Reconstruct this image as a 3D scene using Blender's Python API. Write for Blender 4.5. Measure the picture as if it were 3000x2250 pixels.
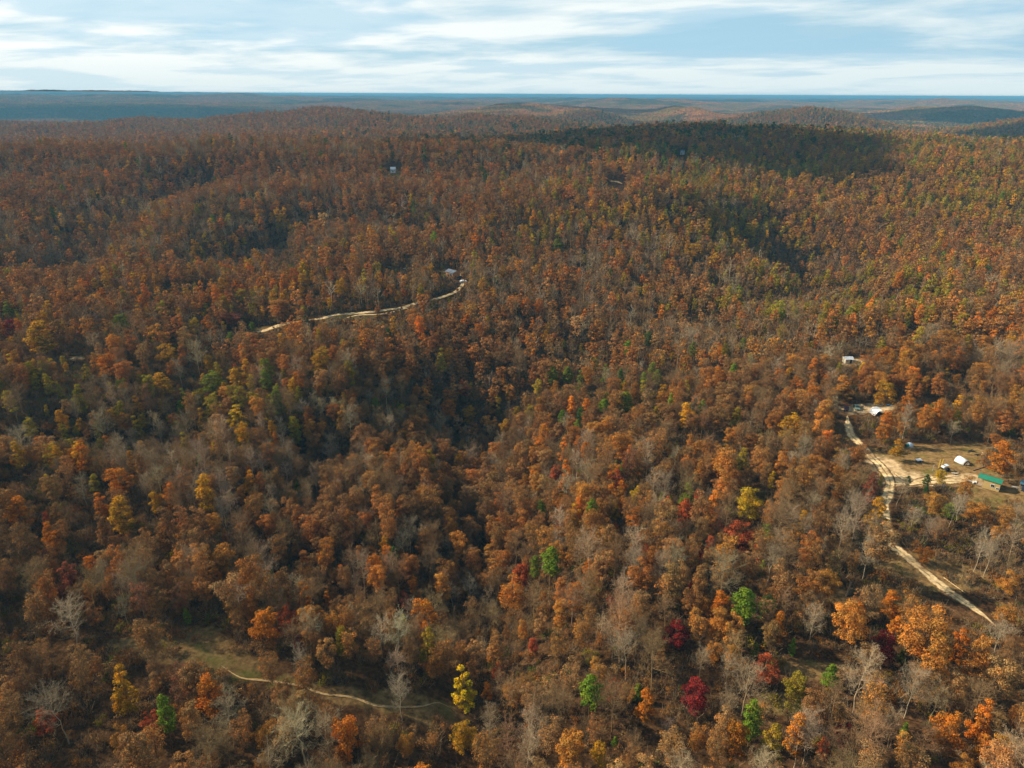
import bpy, bmesh, math, random
import numpy as np
from mathutils import Vector, Matrix, Euler
R = math.radians
scene = bpy.context.scene
for o in list(bpy.data.objects): bpy.data.objects.remove(o)
COL = scene.collection
SUN_EL = R(32.0)
SUN_FWD = R(20.0)          # the sun stands to the left, this much towards the far side
SDIR = Vector((-math.cos(SUN_EL) * math.cos(SUN_FWD), math.cos(SUN_EL) * math.sin(SUN_FWD), math.sin(SUN_EL)))

# ---------------------------------------------------------------- camera
cam = bpy.data.cameras.new('camera'); camo = bpy.data.objects.new('camera', cam); COL.objects.link(camo)
cam.sensor_fit = 'HORIZONTAL'; cam.sensor_width = 36.0; cam.lens = 36.0 * 711.0 / 1024.0
cam.clip_start = 1.0; cam.clip_end = 120000.0
camo.matrix_world = Matrix.Translation((0, 0, 122.0)) @ Matrix.Rotation(R(90 - 22.19), 4, 'X') @ Matrix.Rotation(R(0.27), 4, 'Z')
scene.camera = camo

# ---------------------------------------------------------------- sky
world = bpy.data.worlds.new("World"); scene.world = world; world.use_nodes = True
nt = world.node_tree; nt.nodes.clear()
class N:
    def __init__(s, nt): s.nt = nt
    def __call__(s, kind, **kw):
        n = s.nt.nodes.new('ShaderNode' + kind)
        for k, v in kw.items():
            if k.startswith('i_'): n.inputs[k[2:].replace('_', ' ')].default_value = v
            else: setattr(n, k, v)
        return n
    def math(s, op, a, b=None, c=None, clamp=False):
        n = s.nt.nodes.new('ShaderNodeMath'); n.operation = op; n.use_clamp = clamp
        for i, v in enumerate((a, b, c)):
            if v is None: continue
            if isinstance(v, (int, float)): n.inputs[i].default_value = v
            else: s.nt.links.new(v, n.inputs[i])
        return n.outputs[0]
    def mix(s, f, a, b, blend='MIX'):
        n = s.nt.nodes.new('ShaderNodeMix'); n.data_type = 'RGBA'; n.blend_type = blend
        for i, v in ((0, f), (6, a), (7, b)):
            if isinstance(v, (int, float)): n.inputs[i].default_value = v
            elif isinstance(v, tuple): n.inputs[i].default_value = v if len(v) == 4 else (*v, 1)
            else: s.nt.links.new(v, n.inputs[i])
        return n.outputs[2]
    def ramp(s, f, stops, interp='LINEAR'):
        n = s.nt.nodes.new('ShaderNodeValToRGB'); cr = n.color_ramp; cr.interpolation = interp
        while len(cr.elements) < len(stops): cr.elements.new(0.5)
        for e, (p, c) in zip(cr.elements, stops): e.position = p; e.color = c if len(c) == 4 else (*c, 1)
        s.nt.links.new(f, n.inputs[0]); return n.outputs[0]
    def link(s, a, b): s.nt.links.new(a, b)
n = N(nt)
sky = n('TexSky', sky_type='NISHITA', sun_disc=False, sun_elevation=SUN_EL, sun_rotation=math.atan2(SDIR.x, SDIR.y),
        altitude=300.0, air_density=1.0, dust_density=0.8, ozone_density=2.5)
tc = n('TexCoord'); sp = n('SeparateXYZ'); n.link(tc.outputs['Generated'], sp.inputs[0])
zz = n.math('ADD', n.math('MAXIMUM', sp.outputs[2], 0.0), 0.07)
cx = n.math('DIVIDE', sp.outputs[0], zz); cy = n.math('DIVIDE', sp.outputs[1], zz)
cb = n('CombineXYZ'); n.link(n.math('ADD', n.math('ADD', cx, 31.0), n.math('MULTIPLY', cy, 0.25)), cb.inputs[0]); n.link(cy, cb.inputs[1])
n1 = n('TexNoise', noise_dimensions='3D', i_Scale=0.62, i_Detail=7.0, i_Roughness=0.58, i_Distortion=0.25); n.link(cb.outputs[0], n1.inputs['Vector'])
n2 = n('TexNoise', noise_dimensions='3D', i_Scale=0.2, i_Detail=4.0, i_Roughness=0.5, i_Distortion=0.2); n.link(cb.outputs[0], n2.inputs['Vector'])
dens = n.math('ADD', n.math('MULTIPLY', n1.outputs[0], 0.6), n.math('MULTIPLY', n2.outputs[0], 0.5))
# more cloud to the left, and a thin veil everywhere near the horizon
dens = n.math('ADD', dens, n.math('MULTIPLY_ADD', sp.outputs[0], -0.02, 0.05))
veil = n.math('MULTIPLY', n.math('SUBTRACT', 0.05, sp.outputs[2]), 4.0)
dens = n.math('ADD', dens, n.math('MAXIMUM', veil, 0.0))
cov = n.ramp(dens, [(0.22, (0, 0, 0)), (0.52, (1, 1, 1))], 'EASE')
left = n.math('MULTIPLY_ADD', sp.outputs[0], -0.75, 0.55, clamp=True)
shade = n.ramp(dens, [(0.52, (4.9, 6.9, 7.9)), (0.66, (10.2, 10.2, 9.7))])
n3 = n('TexNoise', noise_dimensions='4D', i_W=3.7, i_Scale=0.6, i_Detail=5.0, i_Roughness=0.55, i_Distortion=0.4); n.link(cb.outputs[0], n3.inputs['Vector'])
und = n.ramp(n3.outputs[0], [(0.46, (0, 0, 0)), (0.60, (1, 1, 1))], 'EASE')
shade = n.mix(n.math('MULTIPLY', und, 0.68), shade, (4.3, 6.7, 8.2))
shade = n.mix(left, n.mix(1.0, shade, (0.74, 0.82, 0.87), 'MULTIPLY'), shade)
horiz = n.ramp(sp.outputs[2], [(0.0, (1, 1, 1)), (0.06, (0, 0, 0))], 'EASE')
low = n.ramp(sp.outputs[2], [(0.10, (1, 1, 1)), (0.45, (0, 0, 0))], 'EASE')
skyc = n.mix(n.math('MULTIPLY', low, 0.85), sky.outputs[0], (4.0, 6.6, 8.3))
c1 = n.mix(n.math('MULTIPLY', cov, n.math('MULTIPLY_ADD', low, 0.55, 0.35)), skyc, shade)
c2 = n.mix(n.math('MULTIPLY', horiz, 0.65), c1, (6.2, 7.5, 7.9))
bg = n('Background', i_Strength=0.069); n.link(c2, bg.inputs[0])
wo = n('OutputWorld'); n.link(bg.outputs[0], wo.inputs[0])

# ---------------------------------------------------------------- sun
sl = bpy.data.lights.new('sun', 'SUN'); sl.energy = 5.0; sl.angle = R(0.5); sl.color = (1.0, 0.88, 0.70)
so = bpy.data.objects.new('sun', sl); COL.objects.link(so)
so.rotation_euler = (-SDIR).to_track_quat('-Z', 'Y').to_euler()
scene.view_settings.view_transform = 'Standard'; scene.view_settings.look = 'None'
scene.view_settings.gamma = 1.0; scene.view_settings.exposure = 0.68
scene.render.resolution_x = 1024; scene.render.resolution_y = 768
scene.render.engine = 'CYCLES'
scene.cycles.max_bounces = 4; scene.cycles.diffuse_bounces = 2; scene.cycles.transmission_bounces = 2
scene.cycles.transparent_max_bounces = 8; scene.cycles.volume_bounces = 0

# ---------------------------------------------------------------- small helpers
def tag(o, label=None, cat=None, group=None, kind=None):
    if label: o['label'] = label
    if cat: o['category'] = cat
    if group: o['group'] = group
    if kind: o['kind'] = kind
    return o
def empty(name, loc, rz=0.0):
    o = bpy.data.objects.new(name, None); COL.objects.link(o); o.location = loc; o.rotation_euler = (0, 0, rz)
    o.empty_display_size = 0.5
    return o
def mesh_np(name, V, F, mats, mi=None, attrs=None, smooth=False):
    """V (n,3), F (m,k) of one k"""
    me = bpy.data.meshes.new(name); V = np.asarray(V, np.float32); F = np.asarray(F, np.int32)
    me.vertices.add(len(V)); me.vertices.foreach_set('co', V.ravel())
    k = F.shape[1]
    me.loops.add(F.size); me.loops.foreach_set('vertex_index', F.ravel())
    me.polygons.add(len(F)); me.polygons.foreach_set('loop_start', np.arange(0, F.size, k, dtype=np.int32))
    me.polygons.foreach_set('loop_total', np.full(len(F), k, np.int32))
    for m in mats: me.materials.append(m)
    if mi is not None: me.polygons.foreach_set('material_index', np.asarray(mi, np.int32))
    if smooth: me.polygons.foreach_set('use_smooth', np.ones(len(F), bool))
    for nm, (typ, dom, arr) in (attrs or {}).items():
        a = me.attributes.new(nm, typ, dom)
        key = {'FLOAT': 'value', 'FLOAT_VECTOR': 'vector', 'INT': 'value'}[typ]
        a.data.foreach_set(key, np.asarray(arr, np.float32 if typ != 'INT' else np.int32).ravel())
    me.update(calc_edges=True); return me
def obj(name, me, parent=None, loc=None):
    o = bpy.data.objects.new(name, me); COL.objects.link(o)
    if parent: o.parent = parent
    if loc is not None: o.location = loc
    return o
def new_mat(name):
    m = bpy.data.materials.new(name); m.use_nodes = True; m.node_tree.nodes.clear()
    return m, N(m.node_tree)
def simple(name, col, rough=0.7, var=0.15, scale=2.0, metal=0.0, emit=None):
    m, n = new_mat(name); t = n('TexCoord')
    nz = n('TexNoise', i_Scale=scale, i_Detail=4.0); n.link(t.outputs['Object'], nz.inputs['Vector'])
    f = n.math('MULTIPLY_ADD', nz.outputs[0], var * 2, 1 - var)
    v = n('CombineXYZ'); [n.link(f, v.inputs[i]) for i in range(3)]
    c = n.mix(1.0, (*col, 1), v.outputs[0], 'MULTIPLY')
    b = n('BsdfPrincipled', i_Roughness=rough, i_Metallic=metal); n.link(c, b.inputs['Base Color'])
    o = n('OutputMaterial'); n.link(b.outputs[0], o.inputs[0]); return m
rng = np.random.default_rng(7)

# ---------------------------------------------------------------- terrain
CAM_Z = 122.0
F_PX = 711.0
PITCH = math.radians(22.19)
ROLL = math.radians(0.27)

def _hash(ix, iy, seed):
    n = (ix.astype(np.int64) * 374761393 + iy.astype(np.int64) * 668265263 + seed * 1442695041) & 0x7fffffff
    n = ((n ^ (n >> 13)) * 1274126177) & 0x7fffffff
    return ((n ^ (n >> 16)) & 0xffff) / 65535.0

def vnoise(x, y, seed):
    ix = np.floor(x); iy = np.floor(y); fx = x - ix; fy = y - iy
    ux = fx * fx * fx * (fx * (fx * 6 - 15) + 10); uy = fy * fy * fy * (fy * (fy * 6 - 15) + 10)
    a = _hash(ix, iy, seed); b = _hash(ix + 1, iy, seed); c = _hash(ix, iy + 1, seed); d = _hash(ix + 1, iy + 1, seed)
    return (a * (1 - ux) + b * ux) * (1 - uy) + (c * (1 - ux) + d * ux) * uy

def fnoise(x, y, seed, octv=3):
    r = 0; amp = 1; tot = 0
    for k in range(octv):
        r = r + amp * (vnoise(x * 2 ** k + 17.3 * k, y * 2 ** k - 9.1 * k, seed + k) - 0.5)
        tot += amp; amp *= 0.5
    return r / tot * 2

T_S = np.array([-0.95, -0.667, -0.5, -0.35, -0.2, -0.05, 0.08, 0.22, 0.38, 0.52, 0.667, 0.95])
T_Y = np.array([0, 100, 200, 300, 440, 540, 650, 760, 900, 1050, 1250, 1500, 1900, 2400, 3000, 3800, 4600, 6000, 8000, 12000, 18000, 50000.])
T_Z = np.array([
 # s -.95 -.667  -.5  -.35  -.2  -.05   .08   .22   .38   .52  .667  .95
 [-120, -120, -121, -123, -125, -129, -124, -122, -121, -120, -120, -120],
 [-120, -120, -121, -123, -125, -130, -125, -122, -121, -120, -120, -120],
 [-118, -118, -118, -121, -124, -132, -126, -122, -120, -118, -117, -117],
 [-116, -115, -114, -115, -118, -130, -127, -124, -120, -117, -115, -115],
 [-110, -108, -106, -105, -103, -106, -110, -112, -114, -111, -108, -106],
 [-102, -100,  -97,  -94,  -92,  -92,  -95, -100, -106, -105, -102,  -98],
 [ -86,  -84,  -82,  -80,  -79,  -79,  -80,  -80,  -94,  -92,  -84,  -80],
 [ -62,  -61,  -58,  -56,  -56,  -60,  -64,  -66,  -76,  -72,  -64,  -60],
 [ -84,  -84,  -80,  -74,  -68,  -66,  -64,  -62,  -62,  -60,  -55,  -52],
 [ -95,  -95,  -92,  -88,  -82,  -72,  -64,  -56,  -58,  -66,  -70,  -70],
 [ -92,  -92,  -90,  -86,  -82,  -73,  -62,  -51,  -56,  -72,  -88,  -90],
 [ -88,  -88,  -88,  -84,  -80,  -82,  -84,  -88,  -92, -100,  -95, -100],
 [ -92,  -92,  -84,  -74,  -66,  -72,  -80, -100, -120, -105,  -62,  -50],
 [-110, -110, -112, -110,  -95,  -90,  -95, -105,  -80, -110, -100, -100],
 [-150, -150, -150, -145, -130,  -90,  -92, -110, -105, -115, -120, -120],
 [-140, -140, -145, -140, -135, -100,  -85,  -88, -115,  -95,  -75,  -80],
 [ -88,  -88,  -88,  -95, -110, -115, -105, -110, -110, -110, -110, -110],
 [ -88,  -88,  -88,  -92,  -98,  -95, -100,  -90,  -95, -100, -100, -100],
 [ -72,  -72,  -74,  -85, -100, -100,  -95, -100, -105, -100, -100, -100],
 [ -54,  -54,  -58,  -76,  -90, -100, -105, -105, -105, -105, -105, -105],
 [ -34,  -34,  -40,  -62,  -85, -100, -105, -105, -105, -105, -105, -105],
 [-105]*12,
], dtype=float)

def _smooth1(t):
    return t * t * (3 - 2 * t)

def cr(p0, p1, p2, p3, t):
    return 0.5 * ((2 * p1) + (-p0 + p2) * t + (2 * p0 - 5 * p1 + 4 * p2 - p3) * t * t + (-p0 + 3 * p1 - 3 * p2 + p3) * t ** 3)

def table(s, Y):
    s = np.clip(s, T_S[0], T_S[-1]); Y = np.clip(Y, 0, T_Y[-1] - 1)
    i = np.clip(np.searchsorted(T_S, s, side='right') - 1, 0, len(T_S) - 2)
    j = np.clip(np.searchsorted(T_Y, Y, side='right') - 1, 0, len(T_Y) - 2)
    fs = (s - T_S[i]) / (T_S[i + 1] - T_S[i]); fy = (Y - T_Y[j]) / (T_Y[j + 1] - T_Y[j])
    fy = _smooth1(fy) * 0.6 + fy * 0.4
    out = []
    for k in (-1, 0, 1, 2):
        ii = np.clip(i + k, 0, len(T_S) - 1)
        out.append(T_Z[j, ii] * (1 - fy) + T_Z[j + 1, ii] * fy)
    return cr(out[0], out[1], out[2], out[3], fs)

def sY(X, Yw):
    a = np.arctan2(X, Yw); r = np.hypot(X, Yw)
    ac = np.clip(a, -0.76, 0.76)
    return np.tan(ac), r * np.cos(ac)

# far hills: px of peak, forward distance, canopy py of peak, half width px, half depth m
HILLS = [(145, 2000, 119.5, 26, 260), (335, 2300, 111.5, 55, 350), (590, 2700, 111, 30, 300), (805, 2500, 109, 62, 420),
         (963, 3500, 107, 58, 500), (520, 3600, 103.5, 60, 500), (690, 3300, 108, 30, 350), (50, 6300, 99.5, 90, 500),
         (250, 7500, 97, 80, 500), (640, 6200, 100, 90, 500), (880, 7400, 99.5, 80, 600), (420, 5600, 101.5, 80, 420)]
_hill = []

# ravines: disp-pixel polyline turned into ground points once (X, Y), depth, width
RAV = []

def px_of(X, Y, z):
    """project; z is relative to the camera"""
    d = Y * math.cos(PITCH) - z * math.sin(PITCH)
    d = np.where(d < 1, 1, d)
    u = F_PX * X / d
    v = F_PX * (Y * math.sin(PITCH) + z * math.cos(PITCH)) / d
    cr_, sr_ = math.cos(ROLL), math.sin(ROLL)
    # camera roll: horizon falls to the right
    return 512 + u * cr_ + v * sr_, 384 - (v * cr_ - u * sr_), d

def ray(px, py):
    u = px - 512.0; v = 384.0 - py
    cr_, sr_ = math.cos(ROLL), math.sin(ROLL)
    u0 = u * cr_ - v * sr_; v0 = v * cr_ + u * sr_
    # forward(0,cosP,-sinP) up(0,sinP,cosP)
    return np.array([u0 / F_PX, math.cos(PITCH) + v0 / F_PX * math.sin(PITCH), -math.sin(PITCH) + v0 / F_PX * math.cos(PITCH)])

def seg_dist(X, Y, pts):
    best = np.full(X.shape, 1e9); tt = np.zeros(X.shape)
    for k in range(len(pts) - 1):
        ax, ay = pts[k]; bx, by = pts[k + 1]
        dx, dy = bx - ax, by - ay; L2 = dx * dx + dy * dy + 1e-9
        t = np.clip(((X - ax) * dx + (Y - ay) * dy) / L2, 0, 1)
        d = np.hypot(X - ax - t * dx, Y - ay - t * dy)
        m = d < best
        best = np.where(m, d, best); tt = np.where(m, k + t, tt)
    return best, tt / max(1, len(pts) - 1)

def height(X, Yw):
    """world z of the ground"""
    X = np.asarray(X, float); Yw = np.asarray(Yw, float)
    s, Y = sY(X, Yw)
    z = table(s, Y)
    for (hx, hy, amp, wx, wy) in _hill:
        z = z + amp * np.exp(-((X - hx) / wx) ** 2 - ((Y - hy) / wy) ** 2)
    for (pts, dep, wid) in RAV:
        x0, x1 = min(p[0] for p in pts) - 160, max(p[0] for p in pts) + 160
        y0, y1 = min(p[1] for p in pts) - 160, max(p[1] for p in pts) + 160
        m = (X > x0) & (X < x1) & (Yw > y0) & (Yw < y1)
        if m.any():
            d, t = seg_dist(X[m], Yw[m], pts)
            zz = z[m] - dep * np.exp(-(d / wid) ** 2) * np.clip(np.minimum(t, 1 - t) * 6, 0, 1)
            z = z.copy(); z[m] = zz
    R = np.hypot(X, Yw)
    n1 = fnoise(X / 95, Yw / 95, 5, 2) * 5.5
    w2 = np.clip((R - 350) / 800, 0, 1)
    n2 = fnoise(X / 330, Yw / 330, 11, 3) * 15.0 * w2
    w3 = np.clip((R - 4800) / 2500, 0, 1)
    n3 = (0.35 - np.abs(fnoise(X / 1700, Yw / 1300, 23, 3))) * 120.0 * w3
    n4 = fnoise(X / 9000, Yw / 5000, 31, 3) * 65.0 * np.clip((R - 9000) / 9000, 0, 1)
    return z + n1 + n2 + n3 + n4 + CAM_Z

def hit(px, py, lift=0.0):
    """ground point seen at a 1024x768 pixel"""
    r = ray(px, py); r = r / r[1]
    Y = np.concatenate([np.arange(60, 1000, 1.5), np.arange(1000, 6000, 8.0), np.arange(6000, 40000, 60.)])
    X = r[0] * Y; Z = r[2] * Y + CAM_Z
    g = height(X, Y) + lift
    idx = np.nonzero(Z < g)[0]
    k = idx[0] if len(idx) else len(Y) - 1
    return float(X[k]), float(Y[k])

for (px, Y, py, hw, hd) in HILLS:
    r = ray(px, py); r = r / r[1]
    X = r[0] * Y
    zt = r[2] * Y - 9
    s_, y_ = sY(np.array([X]), np.array([float(Y)]))
    z0 = table(s_, y_)[0]
    for (hx, hy, amp, wx, wy) in _hill:
        z0 += amp * math.exp(-((X - hx) / wx) ** 2 - ((Y - hy) / wy) ** 2)
    _hill.append((X, Y, zt - z0, hw * Y * 0.93 / F_PX, hd))

D2 = 1024 / 2212.0
_r1 = [(940, 1460), (975, 1290), (1000, 1190), (1050, 1020), (1030, 900), (1120, 800), (1280, 730), (1480, 690), (1650, 650), (1790, 590), (1830, 540)]
_r2 = [(1040, 880), (900, 905), (740, 930), (600, 950)]
_r3 = [(590, 1350), (660, 1150), (640, 1010), (700, 930)]
_r4 = [(300, 1010), (400, 860), (560, 520), (760, 450)]
_r5 = [(380, 600), (560, 500), (700, 470), (900, 485), (1060, 470)]
_r6 = [(60, 640), (200, 500), (400, 400), (520, 370)]
_r7 = [(60, 1010), (180, 960), (330, 960), (480, 985)]
for pl, dep, wid in ((_r1[:6], 15, 28), (_r1[5:], 6, 38), (_r2, 13, 25), (_r3, 12, 20), (_r4, 10, 30), (_r5, 17, 30), (_r6, 15, 34), (_r7, 13, 22)):
    RAV.append(([hit(x * D2, y * D2) for x, y in pl], dep, wid))
# steep shaded flank right of the middle hill
RAV.append(([hit(x * D2, y * D2) for x, y in [(1560, 450), (1660, 520), (1760, 570), (1800, 620)]], 24, 45))
RAV.append(([hit(x * D2, y * D2) for x, y in [(1330, 450), (1480, 500), (1600, 560), (1680, 600)]], -22, 32))

# ---------------------------------------------------------------- ground sheet
def P(x, y): return hit(x * D2, y * D2)          # from a position in the photograph (2212 wide) to the ground
# clearings and grassy places: (x, y, rx, ry metres-ish) as ground points with radii
GRASS = [(1715, 652, 26, 13), (1800, 635, 24, 12), (1850, 622, 22, 10), (300, 1395, 8, 3), (410, 1400, 9, 6), (490, 1440, 9, 5), (640, 1490, 6, 2.5), (740, 1510, 5, 2.5), (850, 1520, 7, 3), (930, 1540, 8, 4),
         (1960, 985, 16, 10), (2050, 1000, 20, 14), (2120, 985, 14, 12), (2140, 1075, 14, 8), (2080, 1025, 16, 8), (2200, 1110, 10, 10), (2000, 900, 12, 8),
         (800, 692, 16, 6), (720, 692, 12, 5), (960, 590, 10, 8), (570, 715, 12, 5), (610, 545, 5, 14),
         (850, 380, 9, 12), (1840, 790, 12, 8), (1770, 1450, 8, 3), (1690, 1520, 8, 3),
         (1860, 1290, 16, 4), (1970, 1230, 14, 6), (2040, 1255, 12, 5)]
GR = [(*P(x, y), a, b) for x, y, a, b in GRASS]
DIRT = [(1875, 885, 13, 5), (1945, 1036, 9, 5), (2080, 1034, 6, 3), (1908, 1005, 5, 7), (980, 596, 5, 5), (1850, 785, 7, 4), (193, 708, 3, 5), (170, 775, 5, 2), (2010, 1044, 6, 2)]
DR = [(*P(x, y), a, b) for x, y, a, b in DIRT]
def cover(X, Y, L):
    r = np.zeros(X.shape)
    for (gx, gy, a, b) in L:
        m = (np.abs(X - gx) < 3 * a) & (np.abs(Y - gy) < 3 * b)
        if m.any(): r[m] = np.maximum(r[m], np.exp(-(((X[m] - gx) / a) ** 2 + ((Y[m] - gy) / b) ** 2) ** 1.5 * 0.7))
    return r

m_ground, n = new_mat('leaf_litter_ground')
geo = n('NewGeometry'); gpos = geo.outputs['Position']
a1 = n('Attribute', attribute_name='grass'); a2 = n('Attribute', attribute_name='dirt'); a3 = n('Attribute', attribute_name='far')
def nz(sc, det=4.0, rough=0.55):
    t = n('TexNoise', i_Scale=sc, i_Detail=det, i_Roughness=rough); n.link(gpos, t.inputs['Vector']); return t.outputs[0]
litter = n.ramp(nz(0.9, 6, 0.7), [(0.3, (0.03, 0.018, 0.01)), (0.5, (0.085, 0.046, 0.021)), (0.7, (0.18, 0.10, 0.047))])
patch = n.ramp(nz(0.05, 3), [(0.4, (0.75, 0.7, 0.62)), (0.62, (1.15, 1.1, 1.0))])
litter = n.mix(1.0, litter, patch, 'MULTIPLY')
grass = n.ramp(nz(0.7, 6, 0.65), [(0.3, (0.07, 0.045, 0.018)), (0.5, (0.2, 0.12, 0.045)), (0.72, (0.32, 0.21, 0.085))])
green = n.ramp(nz(0.12, 4), [(0.52, (0, 0, 0)), (0.68, (1, 1, 1))])
grass = n.mix(n.math('MULTIPLY', green, 0.6), grass, (0.10, 0.12, 0.02))
dirt = n.ramp(nz(0.5, 6, 0.6), [(0.3, (0.26, 0.17, 0.08)), (0.55, (0.56, 0.40, 0.21)), (0.75, (0.74, 0.57, 0.35))])
nm = nz(0.28, 6, 0.65)
def edge(att, lo=0.34, hi=0.66):
    s = n.math('ADD', att, n.math('MULTIPLY', n.math('SUBTRACT', nm, 0.5), 1.5))
    return n.ramp(s, [(lo, (0, 0, 0)), (hi, (1, 1, 1))])
c = n.mix(edge(a1.outputs['Fac']), litter, grass)
c = n.mix(edge(a2.outputs['Fac'], 0.40, 0.72), c, dirt)
# beyond the modelled trees the sheet is the top of the far woods
fa = n.ramp(nz(0.0025, 6, 0.6), [(0.35, (0.05, 0.032, 0.015)), (0.5, (0.13, 0.065, 0.028)), (0.65, (0.20, 0.105, 0.04))])
fb = n.ramp(nz(0.06, 3, 0.7), [(0.35, (0.45, 0.45, 0.45)), (0.65, (1.35, 1.35, 1.35))])
c = n.mix(a3.outputs['Fac'], c, n.mix(1.0, fa, fb, 'MULTIPLY'))
bs = n('BsdfDiffuse', i_Roughness=0.8); n.link(c, bs.inputs[0])
bmp = n('Bump', i_Strength=0.5, i_Distance=0.4); n.link(nz(1.3, 4), bmp.inputs['Height']); n.link(bmp.outputs[0], bs.inputs['Normal'])
om = n('OutputMaterial'); n.link(bs.outputs[0], om.inputs[0])

ang = np.concatenate([np.linspace(-math.pi, -0.80, 60)[:-1], np.linspace(-0.80, 0.80, 900), np.linspace(0.80, math.pi, 60)[1:]])
rad = np.concatenate([[0.5], np.linspace(6, 100, 24)[:-1], 100 * np.exp(np.linspace(0, math.log(480.0), 430))])
A, RR = np.meshgrid(ang, rad)
GX = RR * np.sin(A); GY = RR * np.cos(A); GZ = height(GX, GY)
far_ = np.clip((GY - 6500) / 3000, 0, 1)
GZ = GZ + far_ * 9
V = np.stack([GX, GY, GZ], -1).reshape(-1, 3)
nr, na = A.shape
ii, jj = np.meshgrid(np.arange(nr - 1), np.arange(na - 1), indexing='ij')
Fq = np.stack([ii * na + jj, (ii + 1) * na + jj, (ii + 1) * na + jj + 1, ii * na + jj + 1], -1).reshape(-1, 4)
Fq = Fq[:, ::-1]
gm = mesh_np('ground', V, Fq, [m_ground], smooth=True, attrs={
    'grass': ('FLOAT', 'POINT', cover(GX, GY, GR).ravel()), 'dirt': ('FLOAT', 'POINT', cover(GX, GY, DR).ravel()),
    'far': ('FLOAT', 'POINT', np.clip((GY - 6500) / 2500, 0, 1).ravel())})
go = obj('ground', gm); tag(go, 'brown leaf covered rolling ground under the woods', kind='structure')
GMIN = float(V[:, 2].min())

# ---------------------------------------------------------------- dirt tracks
m_track, n = new_mat('sandy_track')
uv = n('Attribute', attribute_name='across'); geo = n('NewGeometry'); gpos = geo.outputs['Position']
base = n.ramp(nz(0.9, 6, 0.6), [(0.3, (0.46, 0.31, 0.14)), (0.55, (0.72, 0.52, 0.26)), (0.75, (0.84, 0.66, 0.38))])
mid = n.ramp(nz(1.2, 6, 0.65), [(0.35, (0.13, 0.085, 0.04)), (0.65, (0.34, 0.24, 0.12))])
u = uv.outputs['Fac']
rut = n.math('ABSOLUTE', n.math('ADD', u, n.math('MULTIPLY', n.math('SUBTRACT', nz(0.4, 3), 0.5), 0.5)))
wear = n.ramp(rut, [(0.05, (1, 1, 1)), (0.2, (0, 0, 0)), (0.72, (0, 0, 0)), (0.95, (1, 1, 1))], 'EASE')
wear = n.math('MULTIPLY', wear, n.ramp(nz(0.25, 3), [(0.38, (0.1, 0.1, 0.1)), (0.55, (1, 1, 1))]))
c = n.mix(wear, base, mid)
lit = n.ramp(nz(0.9, 6, 0.7), [(0.3, (0.07, 0.04, 0.02)), (0.5, (0.16, 0.09, 0.04)), (0.7, (0.27, 0.17, 0.08))])
rag = n.math('ADD', n.math('ABSOLUTE', u), n.math('MULTIPLY', n.math('SUBTRACT', nz(0.8, 5, 0.7), 0.5), 1.6))
c = n.mix(n.ramp(rag, [(0.72, (0, 0, 0)), (0.92, (1, 1, 1))]), c, lit)
c = n.mix(n.ramp(nz(0.13, 4, 0.6), [(0.52, (0, 0, 0)), (0.66, (0.75, 0.75, 0.75))]), c, lit)  # broad litter patches, partly painted in for dappled tree shade
bs = n('BsdfDiffuse'); n.link(c, bs.inputs[0]); om = n('OutputMaterial'); n.link(bs.outputs[0], om.inputs[0])

ROADS_W = []          # world polylines (points, half width) kept clear of trees
def smooth_poly(pts, step=1.2):
    pts = [np.array(p) for p in pts]; out = []
    for k in range(len(pts) - 1):
        p0 = pts[max(k - 1, 0)]; p1 = pts[k]; p2 = pts[k + 1]; p3 = pts[min(k + 2, len(pts) - 1)]
        m = max(2, int(np.linalg.norm(p2 - p1) / step))
        for t in np.arange(m) / m: out.append(cr(p0, p1, p2, p3, t))
    out.append(pts[-1]); return np.array(out)
def track(label, disp, half, seed, taper=True, mat=None):
    c = smooth_poly([P(x, y) for x, y in disp]); ROADS_W.append((c[::4], half + 0.6))
    d = np.gradient(c, axis=0); d /= np.linalg.norm(d, axis=1)[:, None]; nn = np.stack([d[:, 1], -d[:, 0]], 1)
    L = len(c); t = np.linspace(0, 1, L)
    cols = np.array([-1.25, -1, -0.6, -0.2, 0.2, 0.6, 1, 1.25]); VV = []
    sarc = np.arange(L) * 1.2
    for k, u_ in enumerate(cols):
        w = half * (1 + 0.4 * fnoise(sarc / 5, np.full(L, np.sign(u_) * 5.0 + seed), seed, 3))
        if taper: w = w * np.clip(np.minimum(t, 1 - t) * L / 9 + 0.05, 0, 1)
        p = c + nn * (u_ * w)[:, None]
        z = height(p[:, 0], p[:, 1]) + (0.10 if abs(u_) < 1.1 else -0.12)
        VV.append(np.stack([p[:, 0], p[:, 1], z], 1))
    VV = np.stack(VV, 1).reshape(-1, 3); K = len(cols)
    i, j = np.meshgrid(np.arange(L - 1), np.arange(K - 1), indexing='ij')
    F = np.stack([i * K + j, (i + 1) * K + j, (i + 1) * K + j + 1, i * K + j + 1], -1).reshape(-1, 4)
    me = mesh_np('dirt_track', VV, F, [mat or m_track], smooth=True, attrs={'across': ('FLOAT', 'POINT', np.tile(cols, L))})
    if sum(p.normal.z for p in me.polygons) < 0: me.flip_normals()
    o = obj('dirt_track', me); tag(o, label, kind='structure')
track('pale sandy lane and road curving from the white canopy down the lower right', [(1830, 900), (1835, 935), (1862, 965), (1885, 990), (1905, 1015), (1922, 1045), (1912, 1090), (1914, 1130), (1925, 1175), (1955, 1205), (1990, 1240), (2040, 1280), (2090, 1312), (2130, 1338), (2150, 1356)], 1.6, 3)
track('sandy turning place before the tan cabin', [(1925, 1048), (1960, 1050), (2000, 1042), (2050, 1042), (2100, 1038)], 2.2, 5)
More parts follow.
